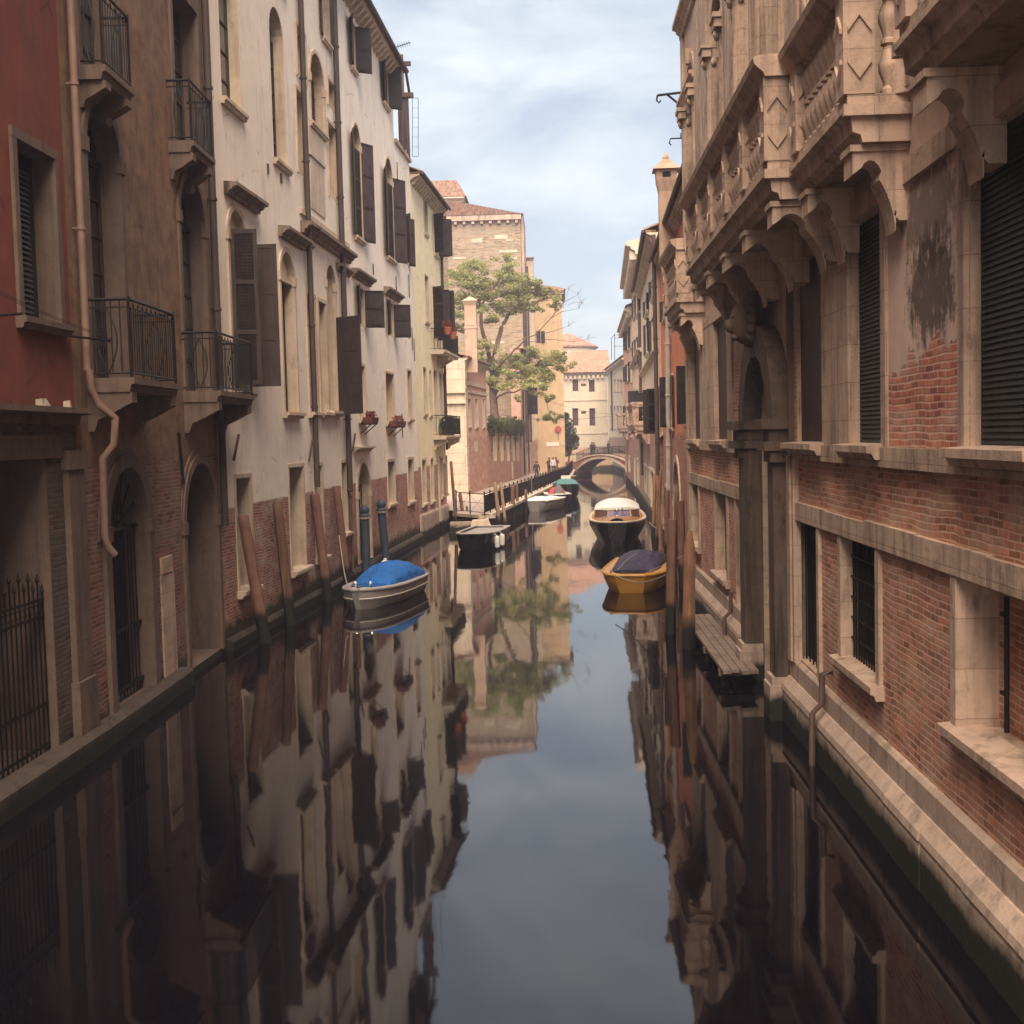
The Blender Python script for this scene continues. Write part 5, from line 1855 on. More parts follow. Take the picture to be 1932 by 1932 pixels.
for pts, r0 in (([T(985, 640, -1), T(1010, 632, -1.5), T(1040, 600, -2), T(1062, 572, -2.4), T(1090, 556, -2.6)], .06),
                ([T(1040, 600, -2), T(1060, 588, -2), T(1092, 582, -2)], .035), ([T(1062, 572, -2.4), T(1070, 556, -2.4), T(1072, 545, -2.4)], .025),
                ([T(1010, 632, -1.5), T(1045, 625, -1.2), T(1072, 615, -1)], .04), ([T(1072, 575, -2.4), T(1085, 570, -2.2), T(1096, 571, -2)], .02),
                ([T(1000, 645, -1), T(1040, 640, -.5), T(1080, 645, 0), T(1108, 640, 0)], .03)):
    m.tube(pts, r0, 5, taper=.012)
    for p in pts[2:]:
        for _ in range(5):
            e = p + Vector((random.gauss(.3, .35), random.gauss(0, .4), random.gauss(.3, .35)))
            m.tube([p, p.lerp(e, .5) + Vector((0, 0, .06)), e], .014, 4, taper=.006)
m.build('bare_twigs', M['bark'], t)
m = MB()
clumps = [(860, 532, -2.2, 1.0), (880, 518, -2, 1.1), (905, 505, -1.4, .8), (893, 500, -1.5, .5), (948, 496, 0, .75), (958, 512, .2, .7), (870, 560, -2, 1.0), (862, 595, -2.2, .9), (885, 578, -1.5, .9),
          (868, 618, -2, .7), (940, 530, -.3, 1.0), (965, 528, .5, .9), (990, 530, 1, .7), (918, 552, -.8, .9), (950, 555, .6, 1.1), (978, 560, 1.4, 1.1), (1005, 553, 1.8, .9), (1030, 548, 2, .75),
          (935, 578, .2, .9), (965, 580, 1.0, 1.0), (990, 575, 1.6, .8), (1012, 575, 2, .6), (1045, 560, 2.2, .7), (1052, 578, 2.2, .45), (925, 600, -.6, .7), (900, 560, -1.6, .8), (1008, 535, 1.4, .5),
          (975, 672, 1, .8), (955, 680, .5, .8), (1000, 668, 1.5, .8), (1020, 682, 1.8, .9), (1045, 680, 2, .9), (1062, 686, 1.6, .7), (985, 695, 1.4, .8), (1010, 705, 1.8, .8), (1035, 712, 1.6, .7),
          (940, 705, 0, .7), (928, 692, -.4, .55), (965, 715, -1, .8), (990, 725, -1.6, .7), (1020, 735, -2.2, .7), (950, 733, -1, .6), (925, 720, -.6, .6), (1035, 752, -1.6, .4), (905, 650, -1.4, .6),
          (1040, 790, .3, .55), (1052, 785, .2, .4), (1030, 785, .3, .4), (1060, 672, 1.2, .5), (975, 748, -1.8, .4), (910, 672, -1.5, .5), (860, 575, -2.4, .7), (900, 535, -1.6, .8)]
for x, y, dy, r in clumps:
    c = T(x, y, dy)
    r *= 1.0
    n = int(95 * r * r) + 40
    for _ in range(9):
        cc = c + Vector((random.gauss(0, .62), random.gauss(0, .6), random.gauss(0, .40))) * r
        leaves(m, cc, (r * .55, r * .6, r * .30), int(n * random.uniform(.4, 1.2)), .12, .6)
for _ in range(190):
    k = random.choice(clumps)
    k2 = random.choice(clumps)
    if abs(k[1] - k2[1]) < 60 and abs(k[0] - k2[0]) < 70:
        c = T(k[0], k[1], k[2]).lerp(T(k2[0], k2[1], k2[2]), random.random())
        leaves(m, c + Vector((random.gauss(0, .5), random.gauss(0, .5), random.gauss(0, .35))), (.8, .9, .42), 110, .11, .6)
m.build('crown', M['leaf'], t)

# bush and umbrella near the bridge
t = thing('bush', 'dark evergreen bush leaning out beside the ochre house corner', 'bush', at_y(1072, 850, 140))
m = MB()
bp = at_y(1072, 850, 140)
for x, y, r in ((1068, 800, .9), (1072, 812, 1.0), (1076, 825, .9), (1070, 835, 1.0), (1080, 838, .8), (1084, 828, .5), (1066, 785, .5), (1068, 850, .8)):
    c = at_y(x, y, 140) - bp
    leaves(m, c, (r, r, r * .9), 500, .14)
m.build('foliage', M['bushleaf'], t)
m = MB()
m.tube([(0, 0, -2), (.1, 0, 0), (-.1, 0, 2.2)], .12, 6)
m.build('stem', M['bark'], t)

# ------------------------------------------------------------------ bridge
BL, BR = Vector((2.2, 138.5, 0)), Vector((7.5, 133, 0))
d = BR - BL
BLEN = d.length
t = thing('stone_bridge', 'low arched brick footbridge with pale stone edge and iron railing crossing the far canal', 'bridge', BL, math.atan2(d.y, d.x))
N = 28


def intr(u):
    x = (u - BLEN / 2) / (BLEN / 2)
    return .65 + 1.3 * (1 - abs(x) ** 2.2)


def deck(u):
    x = (u - BLEN / 2) / (BLEN / 2)
    return 1.6 + .7 * (1 - x * x)


BW = 2.4
m = MB()
r = MB()
s2a, s2b = MB(), MB()
for k in range(N):
    a, b2 = BLEN * k / N, BLEN * (k + 1) / N
    m.hexa([(a, 0, intr(a)), (b2, 0, intr(b2)), (b2, BW, intr(b2)), (a, BW, intr(a))], [(a, 0, deck(a)), (b2, 0, deck(b2)), (b2, BW, deck(b2)), (a, BW, deck(a))])
    th = .26
    r.hexa([(a, -.05, intr(a) - .01), (b2, -.05, intr(b2) - .01), (b2, .06, intr(b2) - .01), (a, .06, intr(a) - .01)],
           [(a, -.05, min(intr(a) + th, deck(a) - .02)), (b2, -.05, min(intr(b2) + th, deck(b2) - .02)), (b2, .06, min(intr(b2) + th, deck(b2) - .02)), (a, .06, min(intr(a) + th, deck(a) - .02))])
    for y0, s2 in ((-.12, s2a), (BW - .14, s2b)):
        s2.hexa([(a, y0, deck(a) + .002), (b2, y0, deck(b2) + .002), (b2, y0 + .26, deck(b2) + .002), (a, y0 + .26, deck(a) + .002)],
                [(a, y0, deck(a) + .16), (b2, y0, deck(b2) + .16), (b2, y0 + .26, deck(b2) + .16), (a, y0 + .26, deck(a) + .16)])
m.box(-2.2, 0, -.01, BW + .02, -1, deck(0))
m.box(BLEN, BLEN + .6, -.01, BW + .02, -1, deck(BLEN))
m.build('arch', M['bridgebrick'], t)
r.build('arch_ring', M['whitestone'], t)
s2a.build('coping', M['whitestone'], t)
s2b.build('coping', M['whitestone'], t)
for y0 in (.0, BW - .02):
    m = MB()
    for k in range(0, N + 1):
        u = BLEN * k / N
        m.tube([(u, y0, deck(u) + .15), (u, y0, deck(u) + .95)], .03 if k % 4 == 0 else .014, 5)
        if k < N:
            for q in range(1, 4):
                uu = u + BLEN / N * q / 4
                m.tube([(uu, y0, deck(uu) + .15), (uu, y0, deck(uu) + .95)], .010, 4)
    for zz in (.28, .95):
        m.tube([(BLEN * k / N, y0, deck(BLEN * k / N) + zz) for k in range(N + 1)], .025, 5)
    m.build('railing', M['iron'], t)
bridge = t
# brick parapet wall of the campo behind the bridge
t = thing('campo_wall', 'low pinkish brick wall closing the canal behind the bridge', 'wall', (0, 0, 0))
m = MB()
m.box(-1, 10, 160, 161, -1, 2.2)
m.build('wall', M['tanwall'], t)
m = MB()
m.box(-1, 10, 159.9, 161.1, 2.2, 2.4)
m.build('coping', M['stone'], t)

m = MB()
m.box(7.35, 18, 119.2, 136.9, -1, 1.7)
struct(m.build('landing', M['paving']))
# ------------------------------------------------------------------ quay on the left
QZ = .8
q0, q0b = ground(920, 973, QZ), ground(857, 968, QZ)
q1 = ground(1044, 915, QZ)
edge = [q0b, q0, q1, Vector((1.15, 112, QZ)), Vector((1.9, 137, QZ))]
back = [Vector((2.0, 150, QZ)), Vector((-14, 150, QZ)), Vector((-14, 64.6, QZ)), Vector((-5.6, 64.6, QZ))]
m = MB()
top = edge + back
m.face([(p.x, p.y, QZ) for p in top])
o = m.build('quay', M['paving'])
struct(o)
m = MB()
for a, b2 in zip(edge, edge[1:]):
    m.face([(a.x, a.y, -1), (b2.x, b2.y, -1), (b2.x, b2.y, QZ - .14), (a.x, a.y, QZ - .14)])
a, b2 = Vector((-5.6, 64.6, 0)), edge[0]
m.face([(a.x, a.y, -1), (b2.x, b2.y, -1), (b2.x, b2.y, QZ - .14), (a.x, a.y, QZ - .14)])
struct(m.build('quay_wall', M['quayside']))
m = MB()
for a, b2 in zip(edge, edge[1:]):
    dd = (b2 - a)
    n = max(1, int(dd.length / 2.2))
    nn = Vector((dd.y, -dd.x, 0)).normalized()
    for k in range(n):
        p, q = a.lerp(b2, k / n + .002), a.lerp(b2, (k + 1) / n - .002)
        o1, i1 = nn * .1, nn * -.45
        m.hexa([(v.x, v.y, QZ - .14) for v in (p + o1, q + o1, q + i1, p + i1)], [(v.x, v.y, QZ + .012) for v in (p + o1, q + o1, q + i1, p + i1)])
struct(m.build('quay_edge', M['whitestone']))
# landing steps at the near end
m = MB()
c = (q0 + q0b) / 2
for k in range(3):
    z = .55 - .22 * k
    m.box(q0b.x + .05, q0.x - .35, q0.y - .45 - .45 * k, q0.y - .02 - .45 * k + .03, -1, z)
struct(m.build('landing_steps', M['plinth']))
m = MB()
m.hexa([(q0.x - .9, q0.y - 1.4, -.3), (q0.x + .5, q0.y - 1.2, -.3), (q0.x + .2, q0.y - .4, -.3), (q0.x - .8, q0.y - .4, -.3)], [(q0.x - .7, q0.y - 1.1, .62), (q0.x + .1, q0.y - 1.0, .66), (q0.x + .05, q0.y - .5, .7), (q0.x - .7, q0.y - .5, .66)])
tag(m.build('stone_block', M['stoneA']), 'rough pale tapered stone block beside the quay landing steps', 'block')
# quay railing
t = thing('quay_railing', 'long iron railing along the stone edge of the left quay', 'railing', (0, 0, 0))
m = MB()
pts = [q0b + Vector((.1, .2, 0)), q0 + Vector((-.15, .2, 0)), q1 + Vector((-.2, 0, 0)), Vector((.95, 112, QZ)), Vector((1.7, 134, QZ))]
k_ = 0
for a, b2 in zip(pts, pts[1:]):
    n = max(2, int((b2 - a).length / 1.9))
    for k in range(n):
        p = a.lerp(b2, k / n)
        pm = MB()
        pm.tube([(p.x, p.y, QZ), (p.x, p.y, QZ + 1.08)], .035, 6)
        pm.ball((p.x, p.y, QZ + 1.12), .05, n=6, m=4)
        pm.build('post', M['iron'], t)
        q = a.lerp(b2, (k + 1) / n)
        if a is not pts[0]:
            for j in range(1, 14):
                s_ = p.lerp(q, j / 14)
                m.tube([(s_.x, s_.y, QZ + .14), (s_.x, s_.y, QZ + .98)], .010, 4)
        else:
            m.tube([(p.x, p.y, QZ + .1), (q.x, q.y, QZ + 1.0)], .008, 4)
            m.tube([(p.x, p.y, QZ + 1.0), (q.x, q.y, QZ + .1)], .008, 4)
    for zz, th in ((1.05, .025), (.14, .016), (.6, .012)):
        m.tube([(a.x, a.y, QZ + zz), (b2.x, b2.y, QZ + zz)], th, 6)
m.build('bars', M['iron'], t)


# ------------------------------------------------------------------ mooring poles
def pole(xb, yb, xt, yt, wpx, mat, label, top='flat', dY=0.0, taper=.85, group=None, Y=None):
    b = ground(xb, yb, 0)
    if Y is not None:
        q = at_y(xb, yb, Y)
        b = Vector((q.x, Y, 0))
    tp = at_y(xt, yt, b.y + dY)
    r = wpx / 2 / FPX * b.y
    loc = Vector((b.x, b.y, 0))
    ax = tp - loc
    dn = loc - ax.normalized() * 1.2
    m = MB()
    n = 12
    path = [dn - loc] + [(ax * (k / 6)) for k in range(7)]
    rad = [r * 1.06] + [r * (1 - (1 - taper) * k / 6) * (1 + .04 * math.sin(k * 2.1 + xb)) for k in range(7)]
    if top == 'point':
        path += [ax + ax.normalized() * r * 2.2]
        rad[-1] *= .95
        rad += [r * .35]
    elif top == 'worn':
        path += [ax + ax.normalized() * .06]
        rad += [r * .5]
    rings = []
    zx = Vector((1, 0, 0)).cross(ax.normalized()).normalized()
    xx = ax.normalized().cross(zx).normalized()
    for p, rr in zip(path, rad):
        rings.append([p + (xx * math.cos(2 * PI * j / n) + zx * math.sin(2 * PI * j / n)) * rr * (1 + .05 * math.sin(3 * j + xb)) for j in range(n)])
    m.loft(rings)
    o = m.build('mooring_pole', M[mat])
    smooth_angle(o, 50)
    o.location = loc
    tag(o, label, 'mooring pole', group)
    return o, loc, ax, r


G = 'dark poles leaning along the left wall'
pole(501, 1213, 459, 975, 24, 'pole', 'dark brown pole leaning by the arched water door, nearest of the left wall row', 'worn', 0, .9, G)
pole(549, 1178, 523, 950, 21, 'pole', 'dark pole with bleached top leaning at the left wall, second from the near end', 'worn', 0, .85, G)
pole(619, 1118, 594, 932, 19, 'pole', 'dark pole leaning in front of the downpipe just behind the blue covered boat', 'flat', 0, .9, G, Y=35.0)
pole(657, 1090, 634, 917, 16, 'pole', 'dark flat topped pole beside the white house door, last of the left wall row', 'flat', 0, .9, G, Y=37.6)
for xb, yb, xt, yt, lab in ((691, 1068, 688, 972, 'blue grey striped mooring pole with pale cap, nearer of the pair at the arched door'), (729, 1046, 719, 961, 'blue grey mooring pole with pale cap, farther of the pair at the arched door')):
    Yp = 41.2 if xb < 700 else 44.2
    q = at_y(xb, yb, Yp)
    b = Vector((q.x, Yp, 0))
    tp = at_y(xt, yt, b.y)
    t = thing('painted_pole', lab, 'mooring pole', b, 0, 'blue painted poles by the white house')
    ax = tp - b
    m = MB()
    m.tube([-ax * .3, ax * .55, ax * .98], .15, 12)
    smooth_angle(m.build('shaft', M['poleblue'], t))
    m = MB()
    m.lathe([(.15, -.1), (.19, -.08), (.19, .0), (.13, .06), (.17, .14), (.16, .24), (.1, .32), (.03, .36)], tuple(ax), 12)
    smooth_angle(m.build('cap', M['poleblue'], t))
    m = MB()
    m.lathe([(.165, -.05), (.2, -.04), (.2, .02), (.165, .03)], tuple(ax * .96), 12)
    m.build('band', M['poleband'], t)
G = 'thin poles along the left quay'
qp = [(861, 1003, 851, 872, 6, 'pole', 'thin brown pole at the end corner of the yellow house, first of the quay poles'),
      (876, 993, 868, 932, 7, 'pole', 'brown pole standing in front of the landing steps, behind the dark boat'),
      (883, 993, 881, 957, 4.5, 'pole', 'short thin stake by the landing steps behind the dark boat'),
      (943, 1000, 934, 912, 7.5, 'polepale', 'pale tall pole leaning at the dark boat, nearer of two pale ones'),
      (955, 1003, 945, 912, 6.5, 'polepale', 'pale tall pole leaning at the dark boat, farther of two pale ones'),
      (968, 978, 967, 917, 8, 'pole', 'thick brown pole close against the quay railing, nearer of a close pair'),
      (977, 972, 975, 915, 6, 'pole', 'brown pole against the quay railing, farther of a close pair'),
      (993, 968, 992, 925, 6, 'pole', 'brown pole at the left side of the cream white boat'),
      (1004, 955, 1002, 905, 5, 'pole', 'brown pole behind the cream white boat'),
      (1015, 948, 1013, 903, 4.5, 'polepale', 'slim pale pole behind the cream white boat, right of the brown one'),
      (1028, 940, 1026, 898, 4, 'pole', 'slim brown pole between the quay and the grey boat'),
      (1040, 932, 1038, 893, 4, 'pole', 'slim brown pole at the quay below the group of people')]
for xb, yb, xt, yt, wp, mt, lab in qp:
    pole(xb, yb, xt, yt, wp, mt, lab, 'worn', 0, .9, G)
G = 'poles along the right wall'
pole(1265, 1196, 1268, 980, 19, 'pole', 'thick dark brown pole right of the yellow boat', 'flat', 0, .97, G)
pole(1299, 1222, 1301, 1030, 26, 'polelight', 'thick orange brown pole with whittled grey top in front of the palace', 'point', 0, .85, G)
pole(1288, 1110, 1284, 945, 15, 'pole', 'greyish pole with broad top between the dark and the orange brown pole', 'flat', 0, .95, G)
pole(1249, 1075, 1240, 900, 8, 'polelight', 'thin brown pole leaning left behind the black taxi boat, nearer of two', 'worn', 0, .8, G)
pole(1237, 1045, 1247, 890, 8, 'pole', 'thin pole leaning right behind the black taxi boat', 'worn', 0, .8, G)
pole(1257, 1062, 1259, 925, 10, 'pole', 'dark upright pole between the taxi boat and the palace', 'flat', 0, .9, G)
pole(1232, 1015, 1236, 893, 7, 'polelight', 'slim pole at the wall far behind the taxi boat', 'worn', 0, .85, G)
pole(1272, 1080, 1277, 930, 9, 'pole', 'dark leaning pole touching the brick wall behind the yellow boat', 'worn', 0, .85, G)

# jetty on the right
t = thing('plank_jetty', 'narrow weathered plank jetty lying along the palace plinth', 'jetty', (0, 0, 0))
m = MB()
for k in range(4):
    m.box(2.86 + k * .16, 3.005 + k * .16, 21.7 + .1 * math.sin(k * 2), 28.6, .3 + .004 * (k % 2), .36)
m.build('planks', M['plank'], t)
m = MB()
for y in (22.2, 24.5, 26.8, 28.3):
    m.box(2.84, 3.5, y - .07, y + .07, .18, .298)
m.build('joists', M['plank'], t)
for y in (22.2, 24.5, 26.8, 28.3):
    m = MB()
    m.tube([(2.95, y, -1), (2.95, y, .18)], .07, 8)
    m.build('post', M['pole'], t)


# ------------------------------------------------------------------ boats
def hull(L, B, H, bow=.0, stern=.85, sheer=.25, flare=.86, n=18, draft=.15, full=2.2):
    """rings from stern (x=-L/2) to bow (x=L/2); returns (mb, gunwale points left, right)"""
    m = MB()
    rings, gl, gr = [], [], []
    for k in range(n + 1):
        t_ = k / n
        x = -L / 2 + L * t_
        if t_ < .45:
            f_ = stern + (1 - stern) * math.sin(t_ / .45 * PI / 2)
        else:
            q = (t_ - .45) / .55
            f_ = bow + (1 - bow) * max(0, 1 - q ** full) ** .62
        hb = max(.02, B / 2 * f_)
        h = H * (1 + sheer * max(0, t_ - .3) ** 2 * 1.6)
        kx = x - (.12 * L * (t_ - .6) if t_ > .6 else 0)
        ring = [(x, -hb, h), (x, -hb * .985, h * .72), (kx, -hb * flare, h * .12), (kx, -hb * flare * .7, -draft), (kx, 0, -draft - .05),
                (kx, hb * flare * .7, -draft), (kx, hb * flare, h * .12), (x, hb * .985, h * .72), (x, hb, h)]
        rings.append(ring)
        gl.append(Vector(ring[0]))
        gr.append(Vector(ring[-1]))
    m.loft(rings, False)
    m.face(rings[0])
    m.face(rings[-1])
    return m, gl, gr


def place(t, p, bow_dir):
    t.location = p
    t.rotation_euler = (0, 0, math.atan2(bow_dir[1], bow_dir[0]))


def gunwale(gl, gr, r=.04, w=.14, cap=True):
    m = MB()
    path = gl + gr[::-1]
    for pts in (gl, gr):
        m.tube(pts, r, 8)
    m.tube([gl[0], gr[0]], r, 8)
    m.tube([gl[-1], gr[-1]], r, 8)
    for pts, s_ in ((gl, 1), (gr, -1)):
        inner = [Vector((p.x, p.y + s_ * min(w, abs(p.y) * .8), p.z + .012)) for p in pts]
        for k in range(len(pts) - 1):
            a, b2, c, d2 = pts[k], pts[k + 1], inner[k + 1], inner[k]
            m.hexa([a, b2, c, d2], [v + Vector((0, 0, .025)) for v in (a, b2, c, d2)])
    return m


def floor_(gl, gr, drop, inset=.02):
    m = MB()
    for k in range(len(gl) - 1):
        m.face([gl[k] + Vector((0, inset, -drop)), gl[k + 1] + Vector((0, inset, -drop)), gr[k + 1] - Vector((0, inset, drop)), gr[k] - Vector((0, inset, drop))])
    return m


def tarp(L0, L1, wfun, zfun, hfun, n=16, mseg=12, seed=1):
    """draped cover: arched cross sections between x=L0 and L1"""
    m = MB()
    rings = []
    rd = random.Random(seed)
    for k in range(n + 1):
        x = L0 + (L1 - L0) * k / n
        w, z, h = wfun(k / n), zfun(k / n), hfun(k / n)
        ring = []
        for j in range(mseg + 1):
            a = PI * j / mseg
            q_ = j * 12 / mseg
            wob = 1 + .10 * noise.noise(Vector((x * 2.1, q_ * .8, seed)))
            fold = abs(noise.noise(Vector((x * 3.2 + q_ * .5, q_ * .55, seed + 3))))
            sag = .10 * h * abs(math.sin(x * 3.3)) ** .5 * math.sin(a)
            ring.append((x, -w * math.cos(a) * (1 + .03 * noise.noise(Vector((x * 4, q_, seed + 9)))), z + h * (math.sin(a) ** .8) * wob - .07 * h * fold * 2 + sag - .05 * h))
        rings.append(ring)
    m.loft(rings, False)
    m.face(rings[0])
    m.face(rings[-1])
    return m


# blue covered boat
t = thing('covered_boat', 'pale grey motor boat under a bright blue tarpaulin, moored at the left wall', 'boat')
place(t, Vector((-5.12, 35.0, 0)), (-.2, -1))
m, gl, gr = hull(4.3, 1.6, .5, .12, .9, .15, full=2.6)
smooth_angle(m.build('hull', M['silver'], t), 50)
m = MB()
for g in (gl, gr):
    m.tube([Vector((p.x, p.y * 1.0, p.z * .55)) for p in g], .022, 6)
m.build('rubbing_strake', M['white'], t)
gunwale(gl, gr, .05, .2).build('gunwale', M['silver'], t)
floor_(gl, gr, .03).build('deck', M['white'], t)
m = tarp(-2.0, 1.0, lambda q: .7 - .1 * q ** 3, lambda q: .51, lambda q: .08 + .46 * math.sin(PI * min(1, .16 + q * .82)) ** .9, n=30, mseg=24, seed=3)
smooth_angle(m.build('tarpaulin', M['bluetarp'], t), 60)
for y in (.22, -.22):
    m = MB()
    m.lathe([(.03, 0), (.05, .14), (.035, .18)], (1.55, y, .54), 8)
    m.build('cleat', M['chrome'], t)
m = MB()
m.box(1.75, 1.95, -.05, .05, .56, .64)
m.build('bow_chock', M['chrome'], t)
wm = Matrix.Translation(t.location) @ Matrix.Rotation(t.rotation_euler.z, 4, 'Z')
bp = at_y(727, 1066, 36.9)
m = MB()
m.ball((0, 0, 0), .16, n=14, m=10)
m.lathe([(.05, .14), (.05, .2), (.02, .21)], (0, 0, 0), 8)
o = smooth_angle(m.build('buoy', M['buoy']))
o.location = bp
tag(o, 'round white buoy resting on top of the blue tarpaulin', 'buoy')
m = MB()
m.loft([[(.32 * math.cos(a) * (1 - .5 * k), .3 * math.sin(a) * (1 - .5 * k), -.3 + .42 * k) for a in [2 * PI * j / 10 for j in range(10)]] for k in (0, .5, 1)])
o = m.build('motor_cover', M['bluetarp'])
smooth_angle(o, 60)
o.location = bp + Vector((.1, .55, -.08))
tag(o, 'blue cloth hood over the outboard motor behind the white buoy', 'cover')

# dark boat by the landing
t = thing('dark_boat', 'black flat open boat with pale gunwale and two white fenders near the quay landing', 'boat')
place(t, ground(903, 1040, 0) + Vector((0, 2.4, 0)), (-.12, -1))
m, gl, gr = hull(5.0, 1.72, .66, .45, .95, .12, .92, full=3)
smooth_angle(m.build('hull', M['hullblack'], t), 45)
gunwale(gl, gr, .03, .16).build('gunwale', M['silver'], t)
floor_(gl, gr, .06).build('deck', M['silver'], t)
for x, y in ((1.9, .98), (.9, 1.02)):
    m = MB()
    m.lathe([(.03, -.3), (.1, -.26), (.11, -.1), (.11, .1), (.1, .16), (.03, .2)], (x, y, .38), 10)
    m.tube([(x, y, .56), (x, y - .12, .7)], .012, 5)
    smooth_angle(m.build('fender', M['buoy'], t))

# cream white boat
t = thing('cream_boat', 'cream white small boat with a pale canvas deck, moored midway along the quay', 'boat')
place(t, ground(1025, 966, 0) + Vector((0, 2.5, 0)), (-.25, -1))
m, gl, gr = hull(5.0, 1.75, .62, .4, .92, .12, full=2.8)
smooth_angle(m.build('hull', M['silver'], t), 45)
gunwale(gl, gr, .05, .22).build('gunwale', M['white'], t)
m = tarp(-2.3, 2.1, lambda q: .78, lambda q: .63, lambda q: .05 + .2 * math.sin(PI * q), seed=5)
m.build('cover', M['buoy'], t)
m = MB()
m.box(-.3, .5, -.3, .3, .8, .9)
m.build('hatch', M['pipe'], t)

# grey boat with red cloth
t = thing('grey_boat', 'small grey boat with a red cloth and a dark hump behind the cream boat', 'boat')
place(t, ground(1056, 952, 0) + Vector((-.1, 2.2, 0)), (.1, -1))
m, gl, gr = hull(5.0, 1.7, .6, .15, .9, .2, full=2.4)
smooth_angle(m.build('hull', M['hulldark'], t), 45)
gunwale(gl, gr, .05, .2).build('gunwale', M['white'], t)
floor_(gl, gr, .12).build('deck', M['white'], t)
m = tarp(.0, 1.1, lambda q: .35, lambda q: .5, lambda q: .75 * math.sin(PI * min(1, .2 + .7 * q)), seed=7)
o = m.build('canvas_hump', M['cloth_grey'], t)
m = tarp(-1.6, -.2, lambda q: .6, lambda q: .5, lambda q: .6 * math.sin(PI * (.15 + .7 * q)), seed=8)
m.build('red_cloth', M['redtarp'], t)

# teal covered boat
t = thing('teal_boat', 'dark boat with a teal cover in front of the bridge', 'boat')
place(t, ground(1070, 940, 0) + Vector((0, 2.6, 0)), (.05, -1))
m, gl, gr = hull(5.6, 1.9, .9, .2, .9, .15, full=2.6)
smooth_angle(m.build('hull', M['hullblack'], t), 45)
gunwale(gl, gr, .05, .2).build('gunwale', M['hulldark'], t)
m = tarp(-2.5, 2.2, lambda q: .85, lambda q: .92, lambda q: .12 + .3 * math.sin(PI * q), seed=9)
m.build('cover', M['tealtarp'], t)
m = MB()
m.box(-1.2, -.6, -.35, .35, 1.2, 1.55)
m.build('box', M['white'], t)
# tan boat
t = thing('tan_boat', 'small tan wooden boat tied below the quay, farthest of the left boats', 'boat')
place(t, ground(1070, 916, 0) + Vector((-.2, 3.0, 0)), (.1, -1))
m, gl, gr = hull(5.4, 2.0, .75, .3, .9, .15, full=2.6)
smooth_angle(m.build('hull', M['polepale'], t), 45)
gunwale(gl, gr, .05, .2).build('gunwale', M['stoneA'], t)
floor_(gl, gr, .15).build('deck', M['stoneA'], t)

# water taxi
t = thing('water_taxi', 'black hulled water taxi with varnished deck and white cabin roof facing the camera', 'boat')
TP = ground(1163, 1030, 0)
place(t, TP + Vector((.25, 4.1, 0)), (-.05, -1))
m, gl, gr = hull(8.6, 2.5, .92, .3, .9, .1, .74, n=24, full=2.6, draft=.2)
smooth_angle(m.build('hull', M['hullblack'], t), 50)
gunwale(gl, gr, .045, .12).build('gunwale', M['stoneA'], t)
m = MB()
n = len(gl)
for k in range(n - 1):
    rows = []
    for p, q in ((gl[k], gr[k]), (gl[k + 1], gr[k + 1])):
        rows.append([Vector((p.x, p.y + (q.y - p.y) * j / 8, p.z + .01 + .16 * math.sin(PI * j / 8) * (1 if k > n * .55 else .3))) for j in range(9)])
    for j in range(8):
        m.face([rows[0][j], rows[1][j], rows[1][j + 1], rows[0][j + 1]])
smooth_angle(m.build('deck', M['varnish'], t), 60)
# cabin: windscreen, side windows, roof
m = MB()
hw = 1.02
xf0, xf1, xb_ = 1.9, 1.45, -2.4
zd, zt = .98, 1.36
# windscreen curved in plan
ws = []
for j in range(11):
    a = -1 + 2 * j / 10
    ws.append((xf0 - .5 * a * a, a * hw, zd))
wt = [(xf1 - .45 * (-1 + 2 * j / 10) ** 2, (-1 + 2 * j / 10) * hw * .92, zt) for j in range(11)]
for j in range(3, 8):
    m.face([ws[j], ws[j + 1], wt[j + 1], wt[j]])
cab = thing_ = m.build('windscreen', M['screen'], t)
m = MB()
for j in (0, 1, 2, 8, 9):
    m.face([ws[j], ws[j + 1], wt[j + 1], wt[j]])
for s_ in (-1, 1):
    m.face([(xf0 - .5, s_ * hw, zd), (xb_, s_ * hw, zd), (xb_, s_ * hw * .92, zt), (xf1 - .45, s_ * hw * .92, zt)])
m.face([(xb_, -hw, zd), (xb_, hw, zd), (xb_, hw * .92, zt), (xb_, -hw * .92, zt)])
m.build('side_windows', M['wooddoor'], t)
m = MB()
for j in (0, 3, 8, 10):
    m.tube([ws[j], wt[j]], .03, 6)
m.tube(ws, .03, 6)
m.build('screen_frame', M['varnish'], t)
m = MB()
rings = []
for k in range(9):
    q = k / 8
    x = xf1 + .1 + (xb_ - xf1 - .2) * q
    e = math.sin(PI * min(1, .2 + q * 1.2) / 2) if q < .66 else 1
    rings.append([(x - (.45 * (-1 + 2 * j / 12) ** 2 if k < 5 else 0) * (1 - k / 5 if k < 5 else 0), (-1 + 2 * j / 12) * hw * .97, zt - .01 + .30 * e * (1 - abs(-1 + 2 * j / 12) ** 2.6)) for j in range(13)])
m.loft(rings, False)
rings2 = [[(p[0], p[1], zt - .04) for p in r_] for r_ in rings]
m.loft(rings2, False)
for r_, q_ in ((rings[0], rings2[0]), (rings[-1], rings2[-1])):
    for j in range(12):
        m.face([r_[j], r_[j + 1], q_[j + 1], q_[j]])
smooth_angle(m.build('cabin_roof', M['buoy'], t), 50)
m = MB()
m.tube([(2.0, .5, 1.02), (1.75, .25, 1.2)], .012, 5)
m.tube([(1.9, -.1, 1.02), (1.66, -.1, 1.26)], .012, 5)
m.build('wiper', M['iron'], t)
m = MB()
m.lathe([(.06, 0), (.03, .05), (.03, .16), (.09, .2), (.1, .28), (.04, .34)], (2.25, .0, 1.1), 12)
